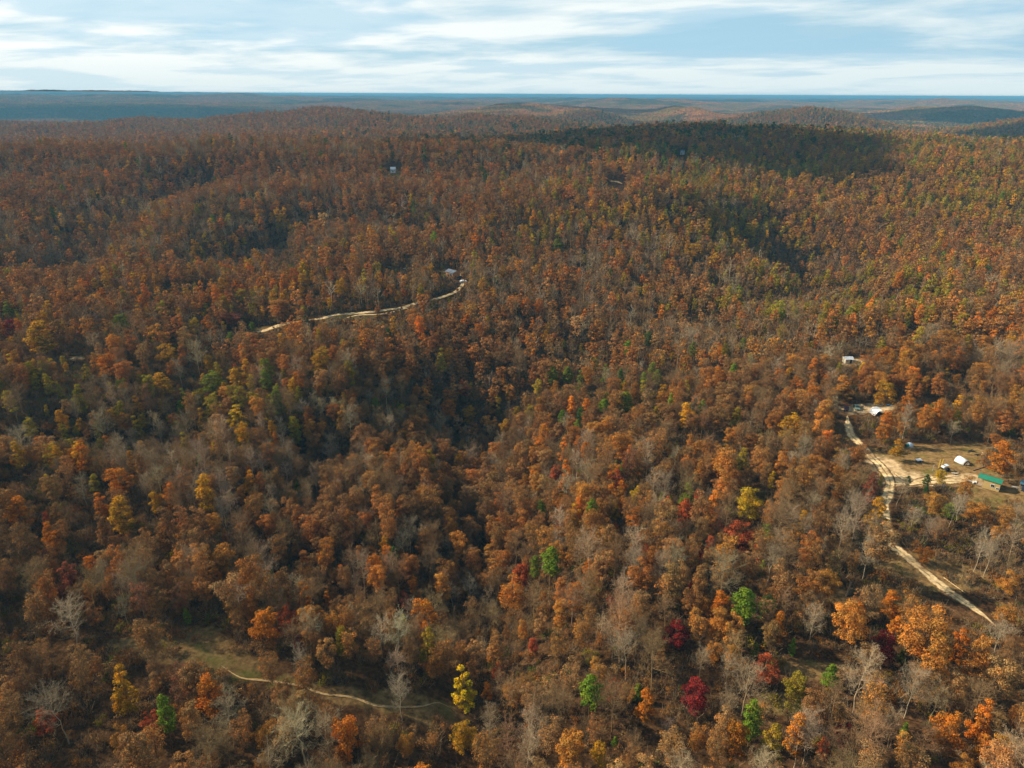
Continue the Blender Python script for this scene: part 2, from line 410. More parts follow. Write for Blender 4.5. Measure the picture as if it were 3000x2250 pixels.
track('upper fork of the sandy turning place', [(1930, 1020), (1945, 1035), (1975, 1045), (2030, 1035), (2075, 1032)], 1.6, 8)
track('pale winding track leading to the log cabin', [(988, 598), (1000, 607), (996, 622), (980, 634), (950, 645), (905, 655), (870, 665), (830, 672), (780, 678), (730, 682), (690, 690), (650, 694)], 1.2, 6)
track('pale track side strip below the winding track', [(905, 656), (862, 672), (820, 680), (775, 682), (740, 690)], 0.7, 9)
track('short pale track piece between the left trees', [(650, 694), (600, 706), (570, 716), (540, 720)], 2.0, 7)
m_trace = m_track.copy(); m_trace.name = 'faint_trace'
for nd in m_trace.node_tree.nodes:
    if nd.type == 'VALTORGB' and len(nd.color_ramp.elements) == 3 and nd.color_ramp.elements[2].color[0] > 0.8:
        for el in nd.color_ramp.elements: el.color = (el.color[0] * .62, el.color[1] * .58, el.color[2] * .52, 1)
track('faint footpath through the grass at the bottom', [(480, 1446), (520, 1465), (570, 1480), (640, 1490), (700, 1503), (760, 1515), (820, 1528), (900, 1533), (950, 1528), (990, 1545)], 0.33, 11, mat=m_trace)
track('short pale piece of road on the distant slope', [(1316, 392), (1330, 393), (1345, 398)], 2.2, 12)

# ---------------------------------------------------------------- foliage, bark and twig materials
def inst_attr(n, name): return n('Attribute', attribute_name=name, attribute_type='INSTANCER')
m_leaf, n = new_mat('autumn_leaves')
ti = inst_attr(n, 'tint'); cv = n('Attribute', attribute_name='cv')
v = n('CombineXYZ'); [n.link(cv.outputs['Fac'], v.inputs[i]) for i in range(3)]
c = n.mix(1.0, ti.outputs['Color'], v.outputs[0], 'MULTIPLY')
tcr = n('TexCoord'); nzr = n('TexNoise', i_Scale=0.33, i_Detail=3.0); n.link(tcr.outputs['Object'], nzr.inputs['Vector'])
c = n.mix(1.0, c, n.ramp(nzr.outputs[0], [(0.32, (0.62, 0.82, 1.05)), (0.52, (1.0, 1.0, 1.0)), (0.7, (1.3, 1.02, 0.72))]), 'MULTIPLY')
d1 = n('BsdfDiffuse'); n.link(c, d1.inputs[0]); d2 = n('BsdfTranslucent'); n.link(c, d2.inputs[0])
mx = n('MixShader', i_Fac=0.16); n.link(d1.outputs[0], mx.inputs[1]); n.link(d2.outputs[0], mx.inputs[2])
om = n('OutputMaterial'); n.link(mx.outputs[0], om.inputs[0])
m_twig, n = new_mat('bare_twigs')
ti = inst_attr(n, 'tint2'); cv = n('Attribute', attribute_name='cv')
v = n('CombineXYZ'); [n.link(cv.outputs['Fac'], v.inputs[i]) for i in range(3)]
c = n.mix(1.0, ti.outputs['Color'], v.outputs[0], 'MULTIPLY')
d1 = n('BsdfDiffuse'); n.link(c, d1.inputs[0]); om = n('OutputMaterial'); n.link(d1.outputs[0], om.inputs[0])
m_bark = m_twig

class G:
    """collects quads: verts, material 0 wood / 1 leaf, cv"""
    def __init__(s): s.V = []; s.F = []; s.M = []; s.C = []; s.n = 0
    def quads(s, Q, mat, cv):
        Q = np.asarray(Q, float); m = len(Q)
        if m == 0: return
        s.V.append(Q.reshape(-1, 3)); s.F.append(np.arange(4 * m).reshape(-1, 4) + s.n); s.n += 4 * m
        s.M.append(np.full(m, mat)); s.C.append(np.broadcast_to(cv, (m,)).astype(float))
    def tube(s, pts, rad, sides=5, cv=1.0):
        pts = np.asarray(pts, float); k = len(pts); d = np.gradient(pts, axis=0); d /= np.linalg.norm(d, axis=1)[:, None] + 1e-9
        ref = np.where(np.abs(d[:, 2:3]) > 0.9, np.array([[1., 0, 0]]), np.array([[0, 0, 1.]]))
        a = np.cross(d, ref); a /= np.linalg.norm(a, axis=1)[:, None] + 1e-9; b = np.cross(d, a)
        th = np.arange(sides) * 2 * math.pi / sides
        ring = pts[:, None] + (a[:, None] * np.cos(th)[None, :, None] + b[:, None] * np.sin(th)[None, :, None]) * np.asarray(rad)[:, None, None]
        s.V.append(ring.reshape(-1, 3)); i, j = np.meshgrid(np.arange(k - 1), np.arange(sides), indexing='ij'); j2 = (j + 1) % sides
        F = np.stack([i * sides + j, i * sides + j2, (i + 1) * sides + j2, (i + 1) * sides + j], -1).reshape(-1, 4)
        s.F.append(F + s.n); s.n += k * sides; s.M.append(np.zeros(len(F))); s.C.append(np.full(len(F), cv))
    def ribbons(s, A, B, w0, w1, mat=0, cv=1.0, r=None):
        A = np.asarray(A, float); B = np.asarray(B, float)
        if len(A) == 0: return
        d = B - A; rd = (r or rng).normal(size=A.shape); side = np.cross(d, rd); side /= np.linalg.norm(side, axis=1)[:, None] + 1e-9
        w0 = np.broadcast_to(w0, (len(A),))[:, None]; w1 = np.broadcast_to(w1, (len(A),))[:, None]
        s.quads(np.stack([A - side * w0, A + side * w0, B + side * w1, B - side * w1], 1), mat, cv)
    def mesh(s, name):
        V = np.concatenate(s.V); F = np.concatenate(s.F); M = np.concatenate(s.M); C = np.concatenate(s.C)
        return mesh_np(name, V, F, [m_twig, m_leaf], mi=M, attrs={'cv': ('FLOAT', 'FACE', C)})

def unit(a): return a / (np.linalg.norm(a, axis=-1, keepdims=True) + 1e-9)
def leaves(g, r, centers, rads, total, size, flat=0.8, cvr=(0.6, 1.25), up=0.25, fill=0.35, clumpcv=None, elong=1.0):
    K = len(centers); w = rads ** 2; w = w / w.sum()
    idx = r.choice(K, total, p=w)
    d = unit(r.normal(size=(total, 3)));  d[:, 2] = np.where(d[:, 2] < -0.35, -d[:, 2], d[:, 2])
    rr = rads[idx] * (1 - fill * r.random(total) ** 1.5) * (0.9 + 0.25 * r.random(total))
    p = centers[idx] + d * rr[:, None] * np.array([1, 1, flat])
    nrm = unit(d * 0.75 + np.array([0, 0, up]) + r.normal(size=(total, 3)) * 0.45)
    t = unit(np.cross(nrm, r.normal(size=(total, 3)))); b = np.cross(nrm, t)
    sz = size * (0.6 + 0.8 * r.random(total))[:, None]
    t = t * elong
    j = 0.7 + 0.6 * r.random((total, 4, 1))
    Q = np.stack([p - t * sz * j[:, 0], p - b * sz * j[:, 1] * 0.8, p + t * sz * j[:, 2], p + b * sz * j[:, 3] * 0.8], 1)
    cv = r.uniform(cvr[0], cvr[1], total)
    if clumpcv is not None: cv = cv * clumpcv[idx]
    g.quads(Q, 1, cv)

def broadleaf(seed, H=14.0, Rr=4.0, low=0.32, ncl=26, nleaf=2600, lsize=0.17, lod=0, twig=160, shape='round', sparse=1.0):
    """returns (wood G, crown G)"""
    r = np.random.default_rng(seed); gw = G(); gc = G()
    lean = r.normal(size=2) * 0.35
    top = H * 0.86
    k = 6 if lod == 0 else 3
    zz_ = np.linspace(-0.6, top, k); tp = np.stack([lean[0] * (zz_ / H) ** 1.5 + 0.12 * r.normal(size=k), lean[1] * (zz_ / H) ** 1.5 + 0.12 * r.normal(size=k), zz_], 1)
    tr = np.linspace(0.2 * H / 14, 0.05, k)
    gw.tube(tp, tr, 6 if lod == 0 else 3, 0.8)
    # clump centres inside a crown envelope
    c = []; tries = 0
    while len(c) < ncl and tries < 4000:
        tries += 1
        q = r.uniform(-1, 1, 3)
        rr = math.hypot(q[0], q[1]); h = (q[2] + 1) / 2
        if shape == 'round': lim = math.sqrt(max(0, 1 - (2 * h - 0.85) ** 2 / 1.35)) 
        elif shape == 'tall': lim = 0.62 * math.sqrt(max(0, 1 - (2 * h - 0.8) ** 2 / 1.5)) + 0.1
        elif shape == 'cone': lim = 0.15 + 0.85 * (1 - h)
        else: lim = 0.45 + 0.6 * h - 0.35 * max(0, h - 0.8) * 4
        if rr > lim * (1 + 0.12 * r.normal()): continue
        if rr < lim * 0.35 and h < 0.75 and r.random() < 0.7: continue
        p = np.array([q[0] * Rr * 0.8, q[1] * Rr * 0.8, H * (low + (0.93 - low) * h)])
        if c and min(np.linalg.norm((p - x) * np.array([1, 1, 0.8])) for x in c) < Rr * (0.24 if lod == 0 else 0.34): 
            if tries < 2500: continue
        c.append(p)
    c = np.array(c); rads = Rr * r.uniform(0.15, 0.34, len(c)) * (1.25 if lod == 2 else 1.0)
    c[:, :2] += lean * (c[:, 2:3] / H) ** 1.5
    # limbs reach each clump
    nl = len(c) if lod == 0 else (8 if lod == 1 else 0)
    for p in c[:nl]:
        z0 = max(H * low * 0.75, p[2] - np.hypot(p[0], p[1]) * r.uniform(0.7, 1.2) - 0.5); z0 = min(z0, top * 0.95)
        f = z0 / top; a = np.array([lean[0] * (z0 / H) ** 1.5, lean[1] * (z0 / H) ** 1.5, z0]); m = (a + p) / 2 + r.normal(size=3) * 0.25; m[2] -= 0.2
        w = 0.085 * (1 - 0.5 * f) * H / 14
        if lod == 0: gw.tube([a, m, p], [w, w * 0.7, w * 0.25], 4, 0.9)
        else: gw.ribbons([a], [p], 0.1, 0.04, 0, 1.0, r)
    if twig:
        i = r.integers(0, len(c), twig); A = c[i] + r.normal(size=(twig, 3)) * 0.2
        d = unit(r.normal(size=(twig, 3)) + np.array([0, 0, 0.6])); B = A + d * (rads[i] * r.uniform(0.9, 1.35, twig))[:, None]
        w = {0: 0.016, 1: 0.035, 2: 0.08}[lod]
        gc.ribbons(A, B, w, w * 0.5, 0, r.uniform(0.8, 1.3, twig), r)
    ccv = r.uniform(0.78, 1.18, len(c))
    leaves(gc, r, c, rads, int(nleaf * sparse), lsize, clumpcv=ccv)
    return gw, gc

def baretree(seed, H=15.0, Rr=3.6, lod=0, wt=1.0):
    r = np.random.default_rng(seed); gw = G(); gc = G()
    k = 7 if lod == 0 else 3
    zs = np.linspace(-0.6, H * 0.92, k); lean = r.normal(size=2) * 0.9
    tp = np.stack([lean[0] * (zs / H) ** 1.6 + 0.14 * r.normal(size=k), lean[1] * (zs / H) ** 1.6 + 0.14 * r.normal(size=k), zs], 1); tp[0, :2] = 0
    gw.tube(tp, np.linspace(0.15 * H / 14, 0.025, k), 6 if lod == 0 else 3, 1.1)
    n1 = {0: 20, 1: 12, 2: 7}[lod]; n2 = {0: 6, 1: 4, 2: 3}[lod]; n3 = {0: 6, 1: 3, 2: 2}[lod]; n4 = {0: 5, 1: 2, 2: 1}[lod]
    wmul = {0: 1.0, 1: 2.0, 2: 5.0}[lod]
    h = np.sort(r.uniform(0.34, 0.9, n1)); az = np.arange(n1) * 2.4 + r.random(n1)
    A = np.stack([np.interp(h * H, zs, tp[:, 0]), np.interp(h * H, zs, tp[:, 1]), h * H], 1)
    up = 0.55 + 0.9 * (h - 0.3); D = unit(np.stack([np.cos(az), np.sin(az), up], 1))
    L = Rr * (1.15 - 0.75 * np.abs(h - 0.5) - 0.25 * h) * r.uniform(0.75, 1.15, n1)
    M = A + D * (L * 0.5)[:, None]; B = M + unit(D + np.array([0, 0, 0.35]) + r.normal(size=D.shape) * 0.2) * (L * 0.5)[:, None]
    if lod == 0:
        for a, m, b in zip(A, M, B): gw.tube([a, m, b], [0.05, 0.03, 0.014], 4, 1.1)
    else:
        gw.ribbons(A, M, 0.05 * wmul * 0.6, 0.035 * wmul * 0.6, 0, 1.1, r); gw.ribbons(M, B, 0.035 * wmul * 0.6, 0.015 * wmul, 0, 1.1, r)
    def kids(A, B, L, nk, lo, ln, w, D0):
        i = np.repeat(np.arange(len(A)), nk); t = r.uniform(lo, 1.0, len(i))[:, None]
        p = A[i] * (1 - t) + B[i] * t; d = unit(D0[i] * 0.8 + r.normal(size=p.shape) * 0.55 + np.array([0, 0, 0.25]))
        l = L[i] * ln * r.uniform(0.6, 1.2, len(i)); q = p + d * l[:, None]
        gc.ribbons(p, q, w * wmul * wt, w * 0.45 * wmul * wt, 0, r.uniform(0.8, 1.25, len(i)), r); return p, q, l, d
    A2, B2, L2, E2 = kids(np.concatenate([A, M]), np.concatenate([M, B]), np.concatenate([L, L]) * 0.7, n2 // 2 + 1, 0.2, 0.75, 0.016, np.concatenate([D, D]))
    A3, B3, L3, E3 = kids(A2, B2, L2, n3, 0.15, 0.6, 0.010, E2)
    kids(A3, B3, L3, n4, 0.2, 0.6, 0.008, E3)
    return gw, gc

def pine(seed, H=15.0, Rr=2.2, lod=0, low=0.42, cedar=False):
    r = np.random.default_rng(seed); gw = G(); gc = G()
    zs = np.linspace(-0.6, H * 0.97, 5); tp = np.stack([0.1 * r.normal(size=5), 0.1 * r.normal(size=5), zs], 1)
    gw.tube(tp, np.linspace(0.17 * H / 14, 0.03, 5), 5, 0.7)
    ncl = {0: 30, 1: 14, 2: 6}[lod]; h = np.linspace(0.02, 1, ncl)
    az = np.arange(ncl) * 2.4 + r.random(ncl); prof = (1 - h) ** 0.75 * 0.95 + 0.1 if cedar else np.sin(np.clip(h * 0.85 + 0.15, 0, 1) * math.pi) ** 0.7 * 0.9 + 0.12
    rr = Rr * prof * r.uniform(0.35, 0.85, ncl)
    c = np.stack([np.cos(az) * rr, np.sin(az) * rr, H * (low + (0.96 - low) * h)], 1)
    rads = Rr * (0.24 + 0.2 * prof) * r.uniform(0.8, 1.2, ncl)
    if lod < 2:
        for p in c: gw.ribbons([[0, 0, p[2] - 0.4]], [p], 0.04, 0.02, 0, 0.8, r)
    nl = {0: 2600, 1: 500, 2: 110}[lod]; ls = {0: 0.17, 1: 0.32, 2: 0.62}[lod] * Rr / 2.4
    leaves(gc, r, c, rads, nl, ls, flat=0.6, cvr=(0.55, 1.3), up=0.5, fill=0.7, clumpcv=r.uniform(0.8, 1.2, ncl))
    return gw, gc

def shrub(seed, lod=0):
    r = np.random.default_rng(seed); g = G(); n_ = 7 if lod == 0 else 3
    c = np.stack([r.normal(size=n_) * 1.1, r.normal(size=n_) * 1.1, r.uniform(0.5, 1.7, n_)], 1); rads = r.uniform(0.5, 1.0, n_)
    m = 70 if lod == 0 else 12
    A = np.stack([r.normal(size=m) * 0.8, r.normal(size=m) * 0.8, np.zeros(m)], 1); B = A + unit(r.normal(size=(m, 3)) * 0.5 + np.array([0, 0, 1.2])) * r.uniform(1.2, 3.0, m)[:, None]
    w = 0.022 if lod == 0 else 0.07
    g.ribbons(A, B, w, w * 0.5, 0, r.uniform(0.8, 1.3, m), r)
    leaves(g, r, c, rads, 420 if lod == 0 else 80, 0.11 if lod == 0 else 0.26, fill=0.8)
    return g

def joined(gw, gc, name):
    g = G()
    for s in (gw, gc):
        for V, F, M, C in zip(s.V, s.F, s.M, s.C): pass
        off = g.n
        if s.V:
            g.V += s.V; g.F += [f + off for f in s.F]; g.M += s.M; g.C += s.C; g.n += s.n
    return g.mesh(name)

# near variants: list of (wood mesh, crown mesh) per species
SP = {}
SP['oak'] = [broadleaf(100 + k, H=[15, 14, 16, 14, 15, 14][k], Rr=[3.5, 3.7, 3.3, 3.2, 3.6, 3.1][k], ncl=[46, 50, 44, 38, 44, 34][k], nleaf=[6000, 6400, 5200, 4600, 3400, 2200][k],
                      lsize=0.115, twig=[400, 400, 500, 400, 900, 1100][k], shape=['round', 'vase', 'tall', 'round', 'tall', 'vase'][k], low=[.36, .34, .32, .36, .36, .42][k]) for k in range(6)]
SP['thin'] = [broadleaf(130 + k, H=15, Rr=3.3, ncl=36, nleaf=[1500, 2000, 1000, 1600][k], lsize=0.105, twig=1800, shape=['round', 'tall', 'round', 'vase'][k]) for k in range(4)]
SP['gold'] = [broadleaf(200 + k, H=15, Rr=[3.3, 3.0, 3.5, 2.8][k], ncl=42, nleaf=4800, lsize=0.125, twig=350, shape=['tall', 'tall', 'round', 'cone'][k], low=0.26) for k in range(4)]
SP['maple'] = [broadleaf(300 + k, H=11, Rr=[2.8, 2.6, 3.0][k], ncl=34, nleaf=4000, lsize=0.115, twig=250, shape=['tall', 'cone', 'round'][k], low=0.16) for k in range(3)]
SP['pine'] = [pine(400 + k, H=15, Rr=2.3) for k in range(3)]
SP['cedar'] = [pine(450 + k, H=7, Rr=1.7, low=0.06, cedar=True) for k in range(2)]
SP['bare'] = [baretree(500 + k, H=15, Rr=[3.8, 3.2, 4.2, 3.0, 3.6, 4.4][k]) for k in range(6)]
KIND = {  # species -> (name, category, material words)
    'oak': 'oak_tree', 'thin': 'thin_leaved_oak_tree', 'gold': 'golden_tree', 'maple': 'maple_tree', 'pine': 'pine_tree', 'cedar': 'cedar_tree', 'bare': 'bare_tree'}
NEAR = {k: [(gw.mesh(KIND[k] + '_trunk'), gc.mesh(KIND[k] + '_crown')) for gw, gc in v] for k, v in SP.items()}

def lib(name, meshes):
    c = bpy.data.collections.new(name)
    for i, me in enumerate(meshes):
        o = bpy.data.objects.new('%s_%02d' % (name, i), me); c.objects.link(o)
    return c
FARV = {}
def lodset(sp):
    L = []
    L += [joined(gw, gc, sp + '_full') for gw, gc in SP[sp]][:3]                                    # 0..2
    q = {'oak': dict(H=15, Rr=3.4), 'thin': dict(H=15, Rr=3.3), 'gold': dict(H=15, Rr=3.1), 'maple': dict(H=11, Rr=2.8)}
    shp = {'oak': ['round', 'round', 'tall', 'vase'], 'thin': ['round', 'tall', 'vase', 'round'], 'gold': ['tall', 'round', 'cone', 'tall'], 'maple': ['tall', 'cone', 'round', 'round']}
    for k in range(4):                                                                               # 3..6
        if sp in q: L.append(joined(*broadleaf(700 + k, ncl=24, nleaf=950 if sp != 'thin' else 340, lsize=0.25, lod=1, twig=60 if sp != 'thin' else 220, shape=shp[sp][k], **q[sp]), sp + '_mid'))
        elif sp == 'bare': L.append(joined(*baretree(700 + k, lod=1), sp + '_mid'))
        else: L.append(joined(*pine(700 + k, lod=1, **(dict(H=15, Rr=2.3) if sp == 'pine' else dict(H=7, Rr=1.7, low=.06, cedar=True))), sp + '_mid'))
    for k in range(4):                                                                               # 7..10
        if sp in q: L.append(joined(*broadleaf(800 + k, ncl=12, nleaf=170 if sp != 'thin' else 60, lsize=0.55, lod=2, twig=6 if sp != 'thin' else 34, shape=shp[sp][k], **q[sp]), sp + '_far'))
        elif sp == 'bare': L.append(joined(*baretree(800 + k, lod=2, wt=0.8), sp + '_far'))
        else: L.append(joined(*pine(800 + k, lod=2, **(dict(H=15, Rr=2.3) if sp == 'pine' else dict(H=7, Rr=1.7, low=.06, cedar=True))), sp + '_far'))
    return lib(sp + '_kinds', L)

# ---------------------------------------------------------------- the woods
def srgb(r, g, b):
    f = lambda c: (c / 255 / 12.92) if c / 255 <= 0.04045 else ((c / 255 + 0.055) / 1.055) ** 2.4
    return np.array([f(r), f(g), f(b)])
TONE = {  # tone name -> albedo
    'brown': srgb(150, 106, 60), 'rust': srgb(168, 108, 51), 'copper': srgb(180, 121, 50), 'tan': srgb(164, 122, 72), 'dark red': srgb(136, 78, 54),
    'orange': srgb(190, 114, 36), 'amber': srgb(182, 132, 34), 'golden yellow': srgb(186, 150, 34), 'olive': srgb(150, 130, 38), 'green': srgb(112, 118, 38),
    'red orange': srgb(172, 82, 44), 'crimson': srgb(134, 44, 40), 'bright yellow': srgb(214, 176, 30), 'grey': srgb(158, 138, 108), 'pale grey': srgb(166, 149, 120), 'brown grey': srgb(136, 110, 76), 'dark green': srgb(62, 82, 36),
    'bright green': srgb(108, 128, 36)}
# zones: disp x, y, rx, ry, {tone weights}
BASE = dict(brown=.26, rust=.20, copper=.09, tan=.06, olive=.015, orange=.035, amber=.03, pine=.006, bare=.46, maple=.013, cedar=.008)
ZONES = [
 (1500, 690, 330, 80, dict(bare=.7, tan=.15)), (870, 1010, 170, 110, dict(bare=.6)), (1080, 960, 110, 130, dict(bare=.6, tan=.2)), (180, 520, 330, 90, dict(bare=.5, brown=.3)),
 (820, 620, 150, 60, dict(bare=.9)), (400, 1010, 150, 80, dict(bare=.5)), (300, 1240, 200, 110, dict(brown=.5, bare=.3)), (930, 1330, 120, 120, dict(bare=.6)), (1450, 900, 60, 80, dict(bare=.3)),
 (1480, 1650, 1300, 60, dict(tan=.2, bare=.2)), (1350, 680, 100, 50, dict(bare=.6)), (300, 420, 600, 90, dict(rust=.2, brown=.5, bare=.6, pine=.02, amber=.03)),
 (1950, 400, 400, 100, dict(olive=.75, amber=.7, copper=.4, green=.2, pine=.08, bare=-.1)), (1220, 460, 130, 50, dict(olive=.35, amber=.4, green=.1)), (1620, 500, 130, 45, dict(olive=.3, amber=.4)),
 (580, 620, 230, 60, dict(amber=.4, orange=.3, olive=.12)), (420, 500, 200, 60, dict(amber=.3, copper=.3)), (120, 900, 170, 110, dict(amber=.35, olive=.2, copper=.3)), (500, 850, 170, 70, dict(amber=.25, olive=.22, green=.08)),
 (2010, 830, 260, 150, dict(orange=.25, copper=.6, rust=.3)), (1420, 960, 230, 110, dict(copper=.4, orange=.1, maple=.1, pine=.06, cedar=.06)), (1450, 1130, 200, 100, dict(maple=.25, copper=.3, cedar=.12)),
 (1300, 860, 160, 45, dict(pine=.3, green=.15, olive=.2)), (1790, 635, 260, 45, dict(olive=.8, tan=.3, green=.25, bare=.2)), (1750, 1450, 500, 190, dict(copper=.5, orange=.12, maple=.12, tan=.15, cedar=.04)),
 (1150, 1350, 200, 150, dict(copper=.4, rust=.2)), (80, 1450, 200, 180, {'dark red': .5, 'brown': .3}), (450, 1400, 160, 70, {'dark red': .3}), (1500, 290, 500, 45, {'dark green': .7, 'brown': .3, 'pine': .1}),  # dark green weight paints cloud shade into the middle ridge tree tints
 (800, 560, 500, 200, dict(bare=.12)), (650, 780, 500, 90, dict(rust=.3, brown=.3, bare=.0)), (800, 1100, 300, 200, dict(brown=.4, rust=.2))]
NAMES = ['brown', 'rust', 'copper', 'tan', 'dark red', 'orange', 'amber', 'olive', 'green', 'dark green', 'pine', 'bare', 'maple', 'cedar']
def weights(dx, dy):
    W = np.zeros((len(dx), len(NAMES)))
    for k, v in BASE.items(): W[:, NAMES.index(k)] += v
    for (x, y, rx, ry, d) in ZONES:
        g = np.exp(-((dx - x) / rx) ** 2 - ((dy - y) / ry) ** 2)
        for k, v in d.items(): W[:, NAMES.index(k)] += v * g * (1.7 if k in ('amber', 'olive') else 1.0)
    W = np.maximum(W, 0.001)
    return W / W.sum(1, keepdims=True)

# places kept open to view (disp pixels): anything tall whose image would cover these is left out
KEEP = []
def keep_line(pts, r): 
    for k in range(len(pts) - 1):
        (x0, y0), (x1, y1) = pts[k], pts[k + 1]; m = max(2, int(math.hypot(x1 - x0, y1 - y0) / 6))
        for t in np.linspace(0, 1, m): KEEP.append((x0 + (x1 - x0) * t, y0 + (y1 - y0) * t, r))
keep_line([(1945, 1195), (1990, 1240), (2040, 1280), (2090, 1312), (2125, 1332)], 13)
keep_line([(1828, 908), (1862, 965), (1890, 995), (1915, 1018)], 8)
keep_line([(1930, 1040), (2010, 1042), (2095, 1038)], 12)
keep_line([(1930, 1020), (1975, 1045)], 8); keep_line([(1960, 990), (2110, 985)], 16); keep_line([(1960, 965), (2120, 965)], 8); keep_line([(1990, 1010), (2110, 1015)], 10)
keep_line([(2115, 1045), (2165, 1058)], 16); keep_line([(2120, 1075), (2150, 1085)], 8); keep_line([(2185, 1050), (2212, 1060)], 14)
keep_line([(1822, 885), (1900, 888)], 11); keep_line([(1890, 885), (1900, 893)], 10); keep_line([(1828, 778), (1850, 780)], 6)
keep_line([(1000, 612), (994, 624), (978, 635), (950, 644)], 4); keep_line([(870, 665), (845, 668)], 3); keep_line([(830, 672), (750, 680)], 5); keep_line([(735, 682), (670, 691)], 3)
keep_line([(960, 592), (988, 595)], 10); keep_line([(842, 576), (846, 578)], 3); keep_line([(872, 580), (882, 580)], 3); keep_line([(566, 716), (586, 712)], 6)
keep_line([(150, 776), (180, 770)], 4); keep_line([(848, 371), (858, 372)], 5); keep_line([(1470, 333), (1478, 333)], 4); keep_line([(1318, 394), (1345, 398)], 4)
keep_line([(410, 1400), (480, 1435)], 14); keep_line([(500, 1450), (560, 1478)], 5); keep_line([(710, 1505), (770, 1517)], 4); keep_line([(825, 1528), (905, 1534)], 8)
keep_line([(1600, 1745 * .737), (1610, 1290)], 3); keep_line([(1760, 1450), (1785, 1435)], 7); keep_line([(1680, 1530), (1700, 1515)], 8)
keep_line([(1826, 1270), (1830, 1288)], 6); keep_line([(590, 520), (615, 560)], 5)
KP = np.array(KEEP)

spc = 4.25
ys = np.arange(84, 2700, spc); PX = []; PY = []
for j, y in enumerate(ys):
    hw = 0.80 * y + 70; xs = np.arange(-hw, hw, spc) + (j % 2) * spc / 2
    PX.append(xs); PY.append(np.full(len(xs), y))
PX = np.concatenate(PX); PY = np.concatenate(PY)
rs = np.random.default_rng(11)
PX = PX + rs.uniform(-.46, .46, len(PX)) * spc; PY = PY + rs.uniform(-.46, .46, len(PY)) * spc
keepm = rs.random(len(PX)) > 0.06
PX, PY = PX[keepm], PY[keepm]; nP = len(PX)
PZ = height(PX, PY)
size = np.clip(rs.normal(0.78, 0.19, nP) + 0.12 * fnoise(PX / 70, PY / 70, 133, 2), 0.38, 1.3)
gap = fnoise(PX / 38, PY / 38, 77, 2)
far_line = np.clip((PY - 500) / 600, 0, 1)
ok = ~((gap < -0.36) & (rs.random(nP) < 0.65 * (1 - far_line)))
# clearings and roads
cg = np.maximum(cover(PX, PY, GR), cover(PX, PY, DR))
ok &= ~((cg > 0.3) & (rs.random(nP) < 0.93))
for pts, hw in ROADS_W:
    m = (PX > pts[:, 0].min() - 10) & (PX < pts[:, 0].max() + 10) & (PY > pts[:, 1].min() - 10) & (PY < pts[:, 1].max() + 10)
    if m.any():
        d, _ = seg_dist(PX[m], PY[m], [tuple(p) for p in pts[::3]] + [tuple(pts[-1])])
        idx = np.nonzero(m)[0]; ok[idx[d < hw + 1.2]] = False
def blocks(X, Y, Z, h, w, slack=1.0):
    """would a tree of height h, half width w cover a kept place?"""
    u0, v0, d = px_of(X, Y, Z - CAM_Z); u1, v1, _ = px_of(X, Y, Z + h - CAM_Z)
    u0, v0, u1, v1 = u0 / D2, v0 / D2, u1 / D2, v1 / D2; hw = w * F_PX / d / D2 * 0.8
    b = np.zeros(len(X), bool)
    near = (Y < 1300) & (Z > -1e9)
    I = np.nonzero(near)[0]
    for (kx, ky, kr) in KP:
        t = np.clip((v0[I] - ky) / (v0[I] - v1[I] + 1e-6), 0, 1)
        cx_ = u0[I] + (u1[I] - u0[I]) * t
        b[I] |= (np.abs(cx_ - kx) < hw[I] + kr * slack) & (ky + kr > v1[I]) & (ky - kr < v0[I] + 2)
    return b
blk = blocks(PX, PY, PZ, 14 * size, 3.2 * size)
shr_extra = np.nonzero(blk & ok)[0]
ok &= ~blk

